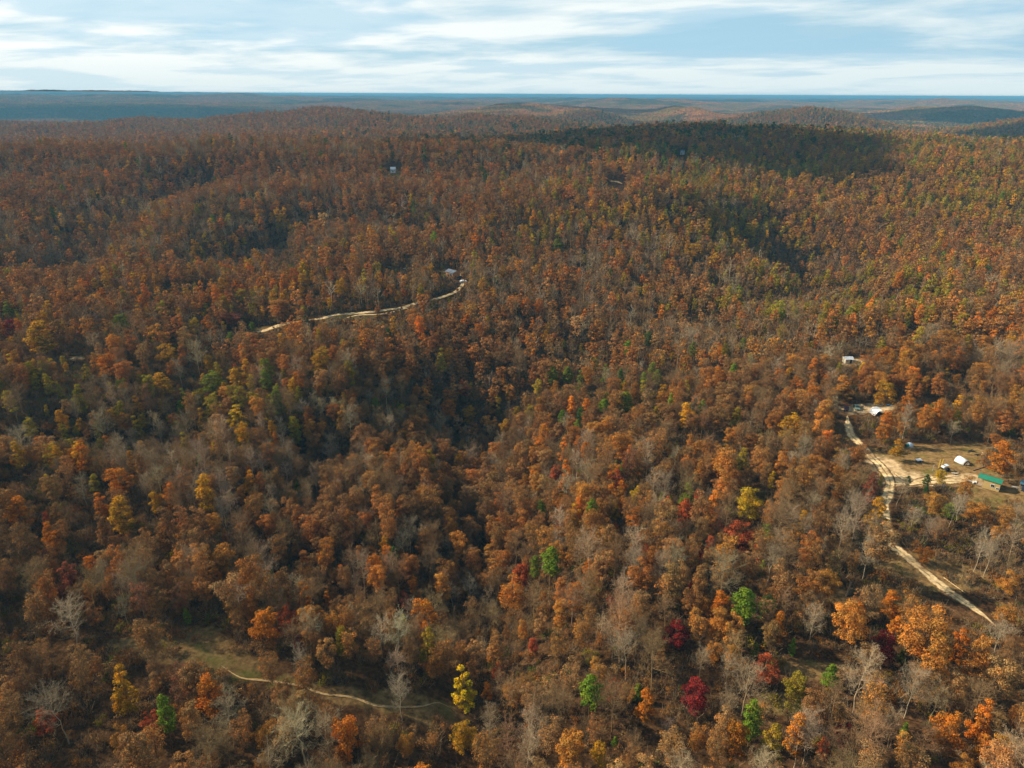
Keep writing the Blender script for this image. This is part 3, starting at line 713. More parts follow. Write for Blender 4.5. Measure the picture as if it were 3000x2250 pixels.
# landmark trees: disp x, y of the crown's middle, species, tone, crown radius in disp px, height (m), words
HERO = [
 (1503, 1505, 'maple', 'crimson', 42, 10, 'round crimson maple among brown oaks at the bottom'),
 (1465, 1350, 'maple', 'crimson', 34, 10, 'dull crimson maple above the orange bushes'),
 (1655, 1452, 'maple', 'red orange', 34, 9, 'small scarlet maple right of centre near the bottom'),
 (1912, 1392, 'maple', 'crimson', 36, 10, 'crimson maple below the sandy road'),
 (566, 1172, 'maple', 'crimson', 11, 5, 'tiny crimson sapling among dark oaks'),
 (1320, 1300, 'maple', 'crimson', 10, 5, 'tiny magenta red sapling in brown woods'),
 (22, 706, 'maple', 'crimson', 24, 12, 'dark red maple at the left edge'),
 (1330, 1140, 'maple', 'red orange', 12, 7, 'slim red sapling in the middle woods'),
 (1600, 1150, 'maple', 'red orange', 34, 11, 'red maple under the olive oak'),
 (1482, 1105, 'maple', 'red orange', 30, 12, 'bright red orange maple in the middle right'),
 (1200, 1010, 'maple', 'red orange', 20, 9, 'red orange maple in the sparse middle slope'),
 (622, 1335, 'maple', 'red orange', 28, 12, 'flame orange maple beside the orange tree'),
 (1125, 1240, 'maple', 'red orange', 26, 12, 'red tipped maple over the big orange oak'),
 (95, 1545, 'maple', 'red orange', 30, 9, 'red orange maple at the bottom left'),
 (330, 1560, 'maple', 'red orange', 28, 9, 'orange red maple left of the tall green pine'),
 (1000, 1480, 'tulip', 'bright yellow', 34, 16, 'bright yellow tulip tree beside the grassy path'),
 (1000, 1600, 'gold', 'amber', 40, 10, 'amber tree below the bright yellow tulip tree'),
 (265, 1110, 'gold', 'amber', 40, 15, 'large amber tree in the left woods'),
 (258, 1035, 'gold', 'orange', 32, 13, 'bright orange tree above the large amber tree'),
 (215, 1085, 'gold', 'orange', 24, 12, 'small orange tree left of the large amber tree'),
 (335, 1080, 'gold', 'amber', 20, 11, 'small golden tree right of the large amber tree'),
 (45, 1110, 'gold', 'orange', 36, 14, 'orange tree at the left edge'),
 (570, 1352, 'gold', 'orange', 34, 13, 'orange tree in the dark lower woods'),
 (265, 1475, 'gold', 'amber', 38, 17, 'tall amber and orange tree in the lower left'),
 (360, 1560, 'pine', 'bright green', 20, 16, 'tall bright green pine at the bottom left'),
 (1622, 1560, 'pinefull', 'bright green', 24, 11, 'bright green pine at the bottom near the centre right'),
 (1605, 1320, 'pine', 'bright green', 28, 15, 'twin crowned green pine right of the crimson maple'),
 (1190, 1222, 'pine', 'bright green', 24, 15, 'green pine on bare stems in the lower middle'),
 (1276, 1500, 'pine', 'bright green', 26, 14, 'green pine left of the round crimson maple'),
 (1795, 1456, 'cedar', 'bright green', 20, 6, 'round bright green cedar by the grassy strip'),
 (1172, 1098, 'pine', 'bright green', 13, 9, 'small green pine in the middle woods'),
 (1605, 990, 'gold', 'olive', 26, 14, 'dark green leafed tree in the right middle'),
 (1617, 1085, 'gold', 'golden yellow', 38, 15, 'olive gold oak in the right middle woods'),
 (1668, 1040, 'gold', 'golden yellow', 12, 9, 'slim yellow tree beside the olive gold oak'),
 (1705, 925, 'gold', 'amber', 30, 16, 'golden oak left of the sandy lane'),
 (1895, 1105, 'gold', 'amber', 34, 15, 'sparse golden topped tree over the sandy road'),
 (1905, 1185, 'oak', 'tan', 40, 18, 'tall tan oak in front of the sandy road'),
 (1912, 915, 'gold', 'orange', 28, 15, 'tall orange oak before the white canopy'),
 (1915, 850, 'gold', 'amber', 26, 15, 'amber oak behind the white canopy'),
 (1940, 965, 'gold', 'amber', 20, 10, 'amber tree in the yard by the teal tent'),
 (2032, 1030, 'gold', 'golden yellow', 18, 7, 'small yellow tree beside the turning place'),
 (2058, 1100, 'cedar', 'green', 24, 4, 'low spreading green bush below the orange canoe'),
 (1960, 1045, 'pine', 'dark green', 8, 6, 'lone young pine on the pale turning place'),
 (2000, 1044, 'pine', 'dark green', 9, 7, 'young pine with open boughs at the turning place'),
 (2000, 1062, 'cedar', 'dark green', 9, 4, 'little cedar under the open young pine'),
 (2168, 985, 'gold', 'orange', 38, 15, 'big orange oak right of the white hoop shelter'),
 (2085, 1060, 'oak', 'copper', 20, 15, 'slim copper oak in front of the yard'),
 (2165, 1120, 'oak', 'copper', 28, 13, 'copper oak at the corner of the tan cabin'),
 (2105, 1115, 'oak', 'copper', 28, 12, 'copper oak below the turning place'),
 (2120, 800, 'oak', 'copper', 26, 13, 'copper oak in the far right woods'),
 (1960, 880, 'gold', 'orange', 22, 14, 'amber orange oak right of the tall orange oak'),
 (1820, 830, 'gold', 'copper', 34, 14, 'broad dark orange oak behind the parked cars'),
 (1945, 715, 'gold', 'orange', 18, 13, 'vivid orange oak in the upper right woods'),
 (1940, 605, 'gold', 'orange', 18, 14, 'orange oak at the edge of the olive valley'),
 (1555, 815, 'gold', 'orange', 22, 13, 'bright orange tree in the right middle woods'),
 (1925, 1300, 'gold', 'orange', 36, 10, 'orange bush like tree below the sandy road'),
 (1995, 1195, 'maple', 'orange', 20, 6, 'low orange tree right of the road'),
 (2160, 1150, 'oak', 'copper', 26, 12, 'round copper oak at the right edge'),
 (1110, 1290, 'oak', 'orange', 42, 15, 'big orange rust oak in the lower middle'),
 (1395, 1520, 'gold', 'orange', 30, 13, 'orange oak left of the round crimson maple'),
 (1720, 1490, 'gold', 'olive', 32, 14, 'tall olive gold tree by the grassy strip'),
 (1450, 1610, 'oak', 'tan', 36, 12, 'tan oak at the bottom edge'),
 (2040, 1580, 'gold', 'orange', 40, 12, 'wide orange oak at the bottom right'),
 (1150, 700, 'gold', 'orange', 13, 13, 'slim bright orange tree in the middle'),
 (1015, 892, 'gold', 'amber', 19, 13, 'golden tree above the dark hollow'),
 (90, 725, 'gold', 'amber', 44, 20, 'huge golden tan oak in the left woods'),
 (258, 695, 'gold', 'green', 22, 12, 'round green tree beside the far left track'),
 (186, 800, 'gold', 'olive', 14, 11, 'narrow yellow green tree in the left woods'),
 (232, 785, 'gold', 'orange', 30, 15, 'orange crowned oak in the left woods'),
 (352, 830, 'gold', 'amber', 32, 13, 'amber tree left of the yellow green tree'),
 (455, 825, 'gold', 'green', 28, 14, 'large yellow green tree in the left middle'),
 (512, 893, 'gold', 'golden yellow', 30, 13, 'round golden tree below the amber oaks'),
 (510, 815, 'gold', 'amber', 26, 13, 'amber oak right of the large yellow green tree'),
 (575, 820, 'gold', 'green', 22, 12, 'dark green tree beside the amber oaks'),
 (690, 780, 'oak', 'amber', 32, 14, 'amber brown oak below the winding track'),
 (360, 760, 'oak', 'amber', 30, 14, 'amber brown oak in the left woods'),
 (655, 605, 'gold', 'amber', 19, 15, 'bright amber tree above the winding track'),
 (615, 610, 'gold', 'orange', 17, 15, 'pointed orange tree left of the bright amber tree'),
 (735, 620, 'gold', 'amber', 16, 15, 'amber tree right of the bright amber tree'),
 (700, 622, 'gold', 'copper', 14, 13, 'copper tree between two amber trees'),
 (545, 705, 'gold', 'bright green', 9, 8, 'small lime green tree near the left track'),
 (496, 730, 'gold', 'bright green', 13, 9, 'bright lime green tree near the left track'),
 (520, 640, 'gold', 'olive', 18, 12, 'yellow green tree above the left track'),
 (445, 668, 'gold', 'olive', 16, 12, 'yellow olive tree in the left woods'),
 (420, 702, 'gold', 'golden yellow', 16, 12, 'golden tree left of the lime green trees'),
 (505, 690, 'oak', 'dark red', 24, 11, 'wide dull red oak beside the track'),
 (610, 668, 'oak', 'rust', 40, 14, 'very broad rust oak at the end of the track'),
 (18, 665, 'gold', 'green', 22, 12, 'green tree at the left edge'),
 (1205, 530, 'gold', 'green', 18, 14, 'green tree on the middle hill'),
 (1335, 510, 'gold', 'amber', 18, 14, 'golden tree on the middle hill'),
 (1505, 540, 'gold', 'amber', 20, 14, 'golden oak beside the shaded flank'),
 (1618, 492, 'gold', 'golden yellow', 22, 15, 'round golden oak on the right hill'),
 (1350, 875, 'pine', 'green', 20, 15, 'broad green pine in the middle'),
 (1225, 815, 'pine', 'green', 14, 14, 'green pine left of the broad green pine'),
 (1193, 815, 'pine', 'green', 14, 15, 'tall dark green pine in the middle'),
 (1305, 880, 'pine', 'bright green', 13, 10, 'small bright green pine in the middle'),
 (1420, 820, 'pine', 'green', 13, 12, 'green pine right of the tall dark pines'),
 (1497, 760, 'pine', 'green', 10, 13, 'lone green pine among grey trees'),
 (1402, 735, 'pine', 'dark green', 12, 13, 'dark green pine among grey trees'),
 (815, 668, 'oak', 'rust', 9, 9, 'slim rust tree standing before the winding track'),
 (925, 640, 'oak', 'brown', 14, 11, 'brown oak screening the bend of the winding track'),
 (895, 642, 'thin', 'tan', 12, 11, 'thin tan tree screening the winding track'),
 (862, 640, 'gold', 'amber', 10, 9, 'small amber oak standing on the winding track verge'),
 (1852, 985, 'oak', 'rust', 20, 13, 'rust oak leaning over the sandy lane'),
 (1878, 1062, 'oak', 'dark red', 24, 14, 'dull red oak left of the turning place'),
 (1900, 1040, 'gold', 'olive', 10, 7, 'small olive tree at the lane corner'),
 (2172, 1335, 'oak', 'copper', 30, 10, 'copper oak hiding the lower end of the sandy road'),
 (1255, 750, 'gold', 'bright yellow', 8, 7, 'tiny bright yellow tree in the centre'),
]
HERO_BASE = [  # standing dead trunks and others given by the foot: disp x, y
 (2097, 1255, 'bare', 'pale grey', 15.0, 'tall pale bare trunk right of the road'), (2123, 1252, 'bare', 'pale grey', 13.5, 'second pale bare trunk right of the road'),
 (1860, 1262, 'bare', 'pale grey', 14.0, 'pale bare trunk left of the road'), (2047, 1150, 'bare', 'pale grey', 12.0, 'pale bare trunk above the road'),
 (1745, 1400, 'bare', 'pale grey', 12.0, 'pale forked bare tree by the grassy strip'), (980, 1330, 'bare', 'pale grey', 9.0, 'pale forked dead tree at the dark hollow'),
 (870, 1570, 'bare', 'pale grey', 13.0, 'pale bare tree below the footpath'), (665, 1520, 'bare', 'pale grey', 15.0, 'grey bare tree standing on the footpath'), (1950, 1560, 'bare', 'pale grey', 13.0, 'pale leaning bare tree at the lower right'),
 (1945, 965, 'bare', 'pale grey', 17.0, 'tall grey bare tree behind the teal tent'), (2140, 1430, 'bare', 'pale grey', 11.0, 'white branched dead tree at the right edge'), (1350, 1480, 'bare', 'pale grey', 13.0, 'pale bare tree in the bottom middle'),
 (2052, 962, 'bare', 'grey', 9.0, 'thin grey tree at the back of the yard'), (2062, 1135, 'bare', 'pale grey', 9.0, 'thin pale tree under the green bush'),
 (2130, 965, 'bare', 'brown grey', 9.0, 'thin brown tree behind the tan boards'), (1935, 1100, 'bare', 'grey', 10.0, 'thin grey tree right of the sandy road bend'), (1965, 1150, 'bare', 'pale grey', 8.0, 'short pale tree above the lower road')]
def hero_base(x, y, H):
    return hit(x * D2, y * D2, lift=H * 0.62)
heroes = []
for (x, y, sp, tone, rpx, H, words) in HERO:
    X, Y = hero_base(x, y, H); Z = float(height(np.array([X]), np.array([Y]))[0])
    _, _, d = px_of(np.array([X]), np.array([Y]), Z - CAM_Z)
    heroes.append(dict(X=X, Y=Y, Z=Z, sp=sp, tone=tone, R=float(rpx * D2 * d[0] / F_PX) * 0.95, H=H, words=words, dx=x, dy=y, hero=True))
for (x, y, sp, tone, H, words) in HERO_BASE:
    X, Y = P(x, y); Z = float(height(np.array([X]), np.array([Y]))[0])
    heroes.append(dict(X=X, Y=Y, Z=Z, sp=sp, tone=tone, R=2.9, H=H, words=words, dx=x, dy=y - 40, hero=True))
for h in heroes:
    rr = h['R'] * 0.75 + (2.0 if h['sp'] != 'bare' else 0.5)
    d = np.hypot(PX - h['X'], PY - h['Y']); ok &= ~(d < rr)
    if h['Y'] < 900 and h['sp'] != 'bare':   # nothing taller right in front of a landmark
        u0, v0, dd = px_of(PX, PY, PZ - CAM_Z); u1, v1, _ = px_of(PX, PY, PZ + 13 * size - CAM_Z)
        cov_ = (PY < h['Y']) & (np.abs((u0 + u1) / 2 / D2 - h['dx']) < 0.6 * h['R'] * F_PX / dd / D2 + 1.2 * F_PX / dd / D2) & (v1 / D2 < h['dy'] + 0.55 * h['R'] * F_PX / dd / D2) & (v0 / D2 > h['dy'])
        ok &= ~cov_

# drop far trees nobody could see from the camera or a few steps beside it
ac = np.arctan2(PX, PY); Rr_ = np.hypot(PX, PY)
def hidden(X, Y, Z, top, margin=24.0):
    a = np.arctan2(X, Y); r = np.hypot(X, Y)
    ga = np.linspace(-0.80, 0.80, 520); gr = 60 * np.exp(np.linspace(0, math.log(200), 700))
    AA, GG = np.meshgrid(ga, gr); H_ = height(GG * np.sin(AA), GG * np.cos(AA))
    E = np.maximum.accumulate((H_ + 2 - CAM_Z - 8) / GG, axis=0)
    i = np.clip(((a + 0.8) / 1.6 * 519).astype(int), 0, 519); j = np.clip((np.log(np.maximum(r, 61) / 60) / math.log(200) * 699).astype(int) - 4, 0, 699)
    return (Z + top + margin - CAM_Z) / r < E[j, i]
hd = hidden(PX, PY, PZ, 14) & (PY > 700)
ok &= ~hd
PX, PY, PZ, size = PX[ok], PY[ok], PZ[ok], size[ok]; nP = len(PX)
uu, vv, dd = px_of(PX, PY, PZ + 8 - CAM_Z); dx_, dy_ = uu / D2, vv / D2
W = weights(dx_, dy_)
# neighbours tend to be alike: jitter the choice with slow noise
cum = np.cumsum(W, 1); q = np.clip(0.5 + 0.5 * fnoise(PX / 24, PY / 24, 55, 2) + 0.6 * fnoise(PX / 85, PY / 85, 58, 2) + rs.normal(0, 0.18, nP), 0.001, 0.999)
q = np.where(rs.random(nP) < 0.42, rs.random(nP), q)
pick = (cum < q[:, None]).sum(1).clip(0, len(NAMES) - 1)
spec = np.empty(nP, object); tone = np.empty(nP, object)
for i, k in enumerate(NAMES):
    m = pick == i; c_ = m.sum()
    if k in ('pine', 'cedar'): spec[m] = k; tone[m] = np.where(rs.random(c_) < .5, 'green', np.where(rs.random(c_) < .5, 'bright green', 'dark green'))
    elif k == 'bare': spec[m] = 'bare'; tone[m] = np.where(rs.random(c_) < .6, 'brown grey', np.where(rs.random(c_) < .9, 'grey', 'pale grey'))
    elif k == 'maple': spec[m] = 'maple'; tone[m] = np.where(rs.random(c_) < .75, 'red orange', 'crimson')
    elif k in ('orange', 'amber', 'olive', 'green'): spec[m] = 'gold'; tone[m] = np.where((k == 'amber') & (rs.random(c_) < .25), 'golden yellow', k)
    else: spec[m] = np.where(rs.random(c_) < 0.42, 'thin', 'oak'); tone[m] = k
size *= 1 - 0.58 * np.exp(-((dx_ - 1790) / 190) ** 2 - ((dy_ - 635) / 32) ** 2)
size[spec == 'maple'] *= 0.85; size[spec == 'cedar'] *= 0.7; size[tone == 'golden yellow'] *= 0.8
tint = np.array([TONE[t] for t in tone]) if nP else np.zeros((0, 3))
tint = tint * np.exp(rs.normal(0, 0.16, (nP, 1))) * np.exp(rs.normal(0, 0.035, (nP, 3)))
LEAF_GAIN = 1.12; TWIG_GAIN = 0.95
tint = tint * LEAF_GAIN
tw = np.where((spec == 'bare')[:, None], tint, (TONE['brown grey'] * 0.9)[None]) * TWIG_GAIN
rot = rs.uniform(0, 6.283, nP)

# ---------------------------------------------------------------- instanced woods
def scatter(name, label, pos, rotv, scl, idx, tints, tints2, coll, kind='stuff', cat=None):
    me = bpy.data.meshes.new(name); me.vertices.add(len(pos)); me.vertices.foreach_set('co', np.asarray(pos, np.float32).ravel())
    for nm, typ, arr in (('rotv', 'FLOAT_VECTOR', rotv), ('sclv', 'FLOAT_VECTOR', scl), ('tint', 'FLOAT_VECTOR', tints), ('tint2', 'FLOAT_VECTOR', tints2)):
        a = me.attributes.new(nm, typ, 'POINT'); a.data.foreach_set('vector', np.asarray(arr, np.float32).ravel())
    a = me.attributes.new('pick', 'INT', 'POINT'); a.data.foreach_set('value', np.asarray(idx, np.int32))
    o = obj(name, me); tag(o, label, cat, None, kind)
    g = bpy.data.node_groups.new(name + '_scatter', 'GeometryNodeTree')
    g.interface.new_socket('Geometry', in_out='INPUT', socket_type='NodeSocketGeometry'); g.interface.new_socket('Geometry', in_out='OUTPUT', socket_type='NodeSocketGeometry')
    ni = g.nodes.new('NodeGroupInput'); no = g.nodes.new('NodeGroupOutput')
    ip = g.nodes.new('GeometryNodeInstanceOnPoints'); ci = g.nodes.new('GeometryNodeCollectionInfo')
    ci.inputs['Collection'].default_value = coll; ci.inputs['Separate Children'].default_value = True; ci.inputs['Reset Children'].default_value = True
    ip.inputs['Pick Instance'].default_value = True
    def att(nm, dt):
        n_ = g.nodes.new('GeometryNodeInputNamedAttribute'); n_.data_type = dt; n_.inputs['Name'].default_value = nm; return n_.outputs['Attribute']
    g.links.new(ni.outputs[0], ip.inputs['Points']); g.links.new(ci.outputs[0], ip.inputs['Instance'])
    g.links.new(att('pick', 'INT'), ip.inputs['Instance Index']); g.links.new(att('rotv', 'FLOAT_VECTOR'), ip.inputs['Rotation']); g.links.new(att('sclv', 'FLOAT_VECTOR'), ip.inputs['Scale'])
    g.links.new(ip.outputs[0], no.inputs[0])
    md = o.modifiers.new('scatter', 'NODES'); md.node_group = g
    return o

# individuals: the 300 of each kind that show largest in the frame
in_frame = (uu > -15) & (uu < 1039) & (vv < 790) & (vv > 60)
single = np.zeros(nP, bool)
nh = {}
for h in heroes: nh[h['sp']] = nh.get(h['sp'], 0) + 1
for sp in SP:
    I = np.nonzero((spec == sp) & in_frame & (PY < 700))[0]
    I = I[np.argsort(dd[I] / size[I])][:max(0, 300 - nh.get(sp, 0) - 3)]
    single[I] = True
WORD = {'oak': 'oak', 'thin': 'thin leaved oak', 'gold': 'leafy tree', 'maple': 'maple', 'pine': 'pine', 'cedar': 'cedar', 'bare': 'leafless tree'}
GROUP = {'oak': 'oaks of the near woods', 'thin': 'half bare oaks of the near woods', 'gold': 'golden and orange trees of the woods', 'maple': 'maples of the woods', 'pine': 'pines of the woods', 'cedar': 'cedars of the woods', 'bare': 'bare trees of the woods'}
PROTO = {}
SPECIAL = {'tulip': (broadleaf(900, H=16, Rr=2.9, ncl=26, nleaf=2800, lsize=0.17, twig=500, shape='cone', low=0.2), 'tulip_tree'),
           'pinefull': (pine(901, H=12, Rr=2.6, low=0.12), 'pine_tree')}
for k, ((gw, gc), nm) in SPECIAL.items(): NEAR[k] = [(gw.mesh(nm + '_trunk'), gc.mesh(nm + '_crown'))]; KIND[k] = nm; GROUP[k] = None
GROUP['pinefull'] = GROUP['pine']
def make_tree(sp, var, loc, rz, sc, tnt, tnt2, label, cat, group):
    key = (sp, var)
    if key not in PROTO:
        e = empty(KIND[sp], loc, rz); w = obj('trunk', NEAR[sp][var][0], e); c_ = obj('crown' if sp != 'bare' else 'branches', NEAR[sp][var][1], e); PROTO[key] = (e, w, c_)
    else:
        e0, w0, c0 = PROTO[key]; e = e0.copy(); COL.objects.link(e); e.location = loc; e.rotation_euler = (0, 0, rz)
        w = w0.copy(); COL.objects.link(w); w.parent = e; c_ = c0.copy(); COL.objects.link(c_); c_.parent = e
    e.scale = sc
    for o in (w, c_): o['tint'] = [float(x) for x in tnt]; o['tint2'] = [float(x) for x in tnt2]
    e['label'] = label; e['category'] = cat
    if group: e['group'] = group
    elif 'group' in e: del e['group']
    return e
HN = {'oak': 15, 'thin': 15, 'gold': 15, 'maple': 11, 'pine': 15, 'cedar': 7, 'bare': 15, 'tulip': 16, 'pinefull': 12}
RN = {'oak': 3.5, 'thin': 3.4, 'gold': 3.3, 'maple': 2.8, 'pine': 2.3, 'cedar': 1.7, 'bare': 3.7, 'tulip': 2.9, 'pinefull': 2.6}
CATN = {'oak': 'oak', 'thin': 'oak', 'gold': 'autumn tree', 'maple': 'maple', 'pine': 'pine', 'cedar': 'cedar', 'bare': 'bare tree', 'tulip': 'tulip tree', 'pinefull': 'pine'}
for i, h in enumerate(heroes):
    sp = h['sp']; nv = len(NEAR[sp]); v = i % nv
    sc = (h['R'] / RN[sp], h['R'] / RN[sp], h['H'] / HN[sp])
    t = TONE[h['tone']] * (1.0 if sp != 'bare' else 1.0)
    make_tree(sp, v, (h['X'], h['Y'], h['Z']), rs.uniform(0, 6.28), sc, t, t if sp == 'bare' else TONE['brown grey'], h['words'], CATN[sp], GROUP.get(sp))
# labels by the nearest landmark
LM = [(h['dx'], h['dy'], h['words']) for h in heroes] + [
 (2140, 1050, 'tan cabin with the green roof'), (2078, 998, 'white hoop shelter'), (1893, 889, 'white canopy'), (973, 595, 'log cabin'), (2000, 1240, 'sandy road at the lower right'),
 (870, 1530, 'pale end of the footpath'), (500, 1440, 'grassy clearing at the lower left'), (1828, 1280, 'broken snag'), (60, 1620, 'bottom left corner'), (2170, 1620, 'bottom right corner'), (740, 685, 'winding pale track')]
LMX = np.array([(a, b) for a, b, _ in LM]); LMW = [c_ for _, _, c_ in LM]
def short(w):
    for s_ in (' among', ' in the', ' in brown', ' at the', ' near the', ' beside', ' below', ' above', ' over', ' under', ' right of', ' left of', ' between', ' standing', ' on the', ' on bare', ' behind', ' before', ' by the'):
        pass
    return w
ORD = ['first', 'second', 'third', 'fourth', 'fifth', 'sixth', 'seventh', 'eighth', 'ninth', 'tenth', 'eleventh', 'twelfth', 'thirteenth', 'fourteenth', 'fifteenth', 'sixteenth', 'seventeenth', 'eighteenth', 'nineteenth', 'twentieth']
SI = np.nonzero(single)[0]
buckets = {}
for i in SI:
    dist = np.hypot(LMX[:, 0] - dx_[i], LMX[:, 1] - dy_[i]); k = int(dist.argmin()); ax, ay = dx_[i] - LMX[k, 0], dy_[i] - LMX[k, 1]
    dirn = ('right of' if ax > 0 else 'left of') if abs(ax) > abs(ay) else ('below' if ay > 0 else 'above')
    buckets.setdefault((spec[i], str(tone[i]), k, dirn), []).append((dist[k], i))
LABEL = {}
for (sp, tn, k, dirn), L in buckets.items():
    L.sort()
    base = '%s %s' % (tn, WORD[sp])
    for j, (_, i) in enumerate(L):
        o_ = '' if len(L) == 1 else (('nearest ' if j == 0 else (ORD[j] + ' ' if j < len(ORD) else 'farther ')))
        w = LMW[k].split()
        lab = (o_ + base + ' ' + dirn + ' the ' + ' '.join(w)).split()
        lab = lab[:16]
        while lab[-1] in ('the', 'of', 'in', 'at', 'by', 'near', 'and', 'beside', 'right', 'left', 'among', 'below', 'above', 'on', 'over', 'under', 'a', 'before', 'behind', 'among', 'between', 'with', 'tall', 'yellow', 'standing', 'to'): lab.pop()
        LABEL[i] = ' '.join(lab)
for i in SI:
    sp = spec[i]; v = int(rs.integers(0, len(NEAR[sp]))); s_ = size[i]; wv = float(rs.uniform(0.88, 1.15))
    make_tree(sp, v, (PX[i], PY[i], PZ[i]), rot[i], (s_ * wv, s_ * wv, s_ * float(rs.uniform(0.88, 1.12))), tint[i], tw[i], LABEL[i], CATN[sp], GROUP[sp])

BULK = {'oak': ('oak_woods', 'rust and brown oaks covering the slopes beyond'), 'thin': ('half_bare_oak_woods', 'half bare brown oaks mixed through the slopes'), 'gold': ('golden_woods', 'golden and orange trees mixed through the slopes'),
        'maple': ('maple_woods', 'red maples mixed through the slopes'), 'pine': ('pine_woods', 'dark green pines mixed through the slopes'), 'cedar': ('cedar_woods', 'small green cedars under the far trees'), 'bare': ('bare_woods', 'grey leafless trees mixed through the slopes')}
for sp, (nm, lab) in BULK.items():
    I = np.nonzero((spec == sp) & ~single)[0]
    if len(I) == 0: continue
    D = dd[I]; r3 = rs.integers(0, 3, len(I)); r4 = rs.integers(0, 4, len(I)); nf = len(SP[sp][:3])
    idx = np.where(D < 330, r3 % nf, np.where(D < 850, nf + r4, nf + 4 + r4))
    s_ = size[I][:, None] * np.stack([rs.uniform(.88, 1.15, len(I))] * 2 + [rs.uniform(.88, 1.12, len(I))], 1)
    ro = np.stack([np.zeros(len(I)), np.zeros(len(I)), rot[I]], 1)
    scatter(nm, lab, np.stack([PX[I], PY[I], PZ[I]], 1), ro, s_, idx, tint[I], tw[I], lodset(sp))

# underbrush
nu = 75000
ua = rs.random(nu) ** 0.5; UY = 80 + 520 * ua; UX = rs.uniform(-1, 1, nu) * (0.8 * UY + 30)
UZ = height(UX, UY); okk = ~((cover(UX, UY, DR) > .25) | ((cover(UX, UY, GR) > .4) & (rs.random(nu) < .5)))
for pts, hw in ROADS_W:
    m = (UX > pts[:, 0].min() - 10) & (UX < pts[:, 0].max() + 10) & (UY > pts[:, 1].min() - 10) & (UY < pts[:, 1].max() + 10)
    if m.any():
        d, _ = seg_dist(UX[m], UY[m], [tuple(p) for p in pts[::3]] + [tuple(pts[-1])]); idx = np.nonzero(m)[0]; okk[idx[d < hw + 1.4]] = False
okk &= ~blocks(UX, UY, UZ, np.full(nu, 1.5), np.full(nu, 1.0), 0.5)
UX, UY, UZ = UX[okk], UY[okk], UZ[okk]; nu = len(UX)
ut = [TONE['brown'], TONE['tan'], TONE['rust'], TONE['olive'], TONE['copper'], TONE['green'], TONE['brown grey']]
ui = rs.choice(7, nu, p=[.3, .22, .16, .08, .12, .03, .09]); utn = np.array([ut[k] for k in ui]) * np.exp(rs.normal(0, .2, (nu, 1))) * 0.68
su = np.repeat(rs.uniform(0.5, 1.3, (nu, 1)) , 3, 1); su[:, 2] *= rs.uniform(0.7, 1.5, nu)
scatter('underbrush', 'brown saplings and brush between the trunks', np.stack([UX, UY, UZ], 1), np.stack([np.zeros(nu), np.zeros(nu), rs.uniform(0, 6.28, nu)], 1), su,
        np.where(UY < 330, 0, 3) + rs.integers(0, 3, nu), utn, np.tile(TONE['grey'] * 0.8, (nu, 1)), lib('brush_kinds', [shrub(k).mesh('shrub') for k in range(3)] + [shrub(k + 9, 1).mesh('shrub') for k in range(3)]))

# distant woods: patches of many small crowns laid on the far hills
m_far, n = new_mat('far_foliage')
ti = inst_attr(n, 'tint'); tv = n('Attribute', attribute_name='tv')
c = n.mix(1.0, ti.outputs['Color'], tv.outputs['Color'], 'MULTIPLY'); d1 = n('BsdfDiffuse'); n.link(c, d1.inputs[0]); om = n('OutputMaterial'); n.link(d1.outputs[0], om.inputs[0])
def patchmesh(seed, S=46.0):
    r = np.random.default_rng(seed); Vs = []; cols = []
    xs = np.arange(-S / 2, S / 2, 6.2)
    for x in xs:
        for y in xs:
            cx_, cy_ = x + r.uniform(0, 5.5), y + r.uniform(0, 5.5); R_ = r.uniform(2.4, 4.0); H_ = r.uniform(8.5, 14.5)
            k = 16; d = unit(r.normal(size=(k, 3))); d[:, 2] = np.abs(d[:, 2])
            p = np.stack([cx_ + d[:, 0] * R_ * .8, cy_ + d[:, 1] * R_ * .8, H_ - 4.0 + d[:, 2] * 4.0 - (1 - d[:, 2]) * 2.0], 1)
            nrm = unit(d + r.normal(size=(k, 3)) * .35); t = unit(np.cross(nrm, r.normal(size=(k, 3)))); b = np.cross(nrm, t); sz = r.uniform(0.9, 1.7, (k, 1))
            Vs.append(np.stack([p - t * sz, p - b * sz, p + t * sz, p + b * sz], 1))
            tc_ = [np.array([1, 1, 1.]), np.array([1.25, 1.2, .8]), np.array([.75, .85, 1.1]), np.array([.8, 1.15, .7]), np.array([1.35, 1.0, .8])][r.choice(5, p=[.35, .2, .25, .1, .1])] * r.uniform(.75, 1.25)
            cols.append(np.tile(tc_, (k, 1)) * r.uniform(.8, 1.2, (k, 1)))
    Q = np.concatenate(Vs).reshape(-1, 3)
    return mesh_np('far_canopy', Q, np.arange(len(Q)).reshape(-1, 4), [m_far], attrs={'tv': ('FLOAT_VECTOR', 'FACE', np.concatenate(cols))})
FX = []; FY = []; st = 38.0
for y in np.arange(2680, 9200, st):
    xs = np.arange(-0.8 * y, 0.8 * y, st) + rs.uniform(-10, 10); FX.append(xs); FY.append(np.full(len(xs), y))
FX = np.concatenate(FX); FY = np.concatenate(FY); FX += rs.uniform(-8, 8, len(FX)); FY += rs.uniform(-8, 8, len(FY)); FZ = height(FX, FY)
hf = ~hidden(FX, FY, FZ, 14, 30); FX, FY, FZ = FX[hf], FY[hf], FZ[hf]; nf_ = len(FX)
gx = (height(FX + 15, FY) - height(FX - 15, FY)) / 30; gy = (height(FX, FY + 15) - height(FX, FY - 15)) / 30
ft = np.where((fnoise(FX / 260, FY / 260, 91, 3) > 0.0)[:, None], TONE['rust'][None] * .5 + TONE['tan'][None] * .5, TONE['brown'][None] * .6 + TONE['olive'][None] * .4) 
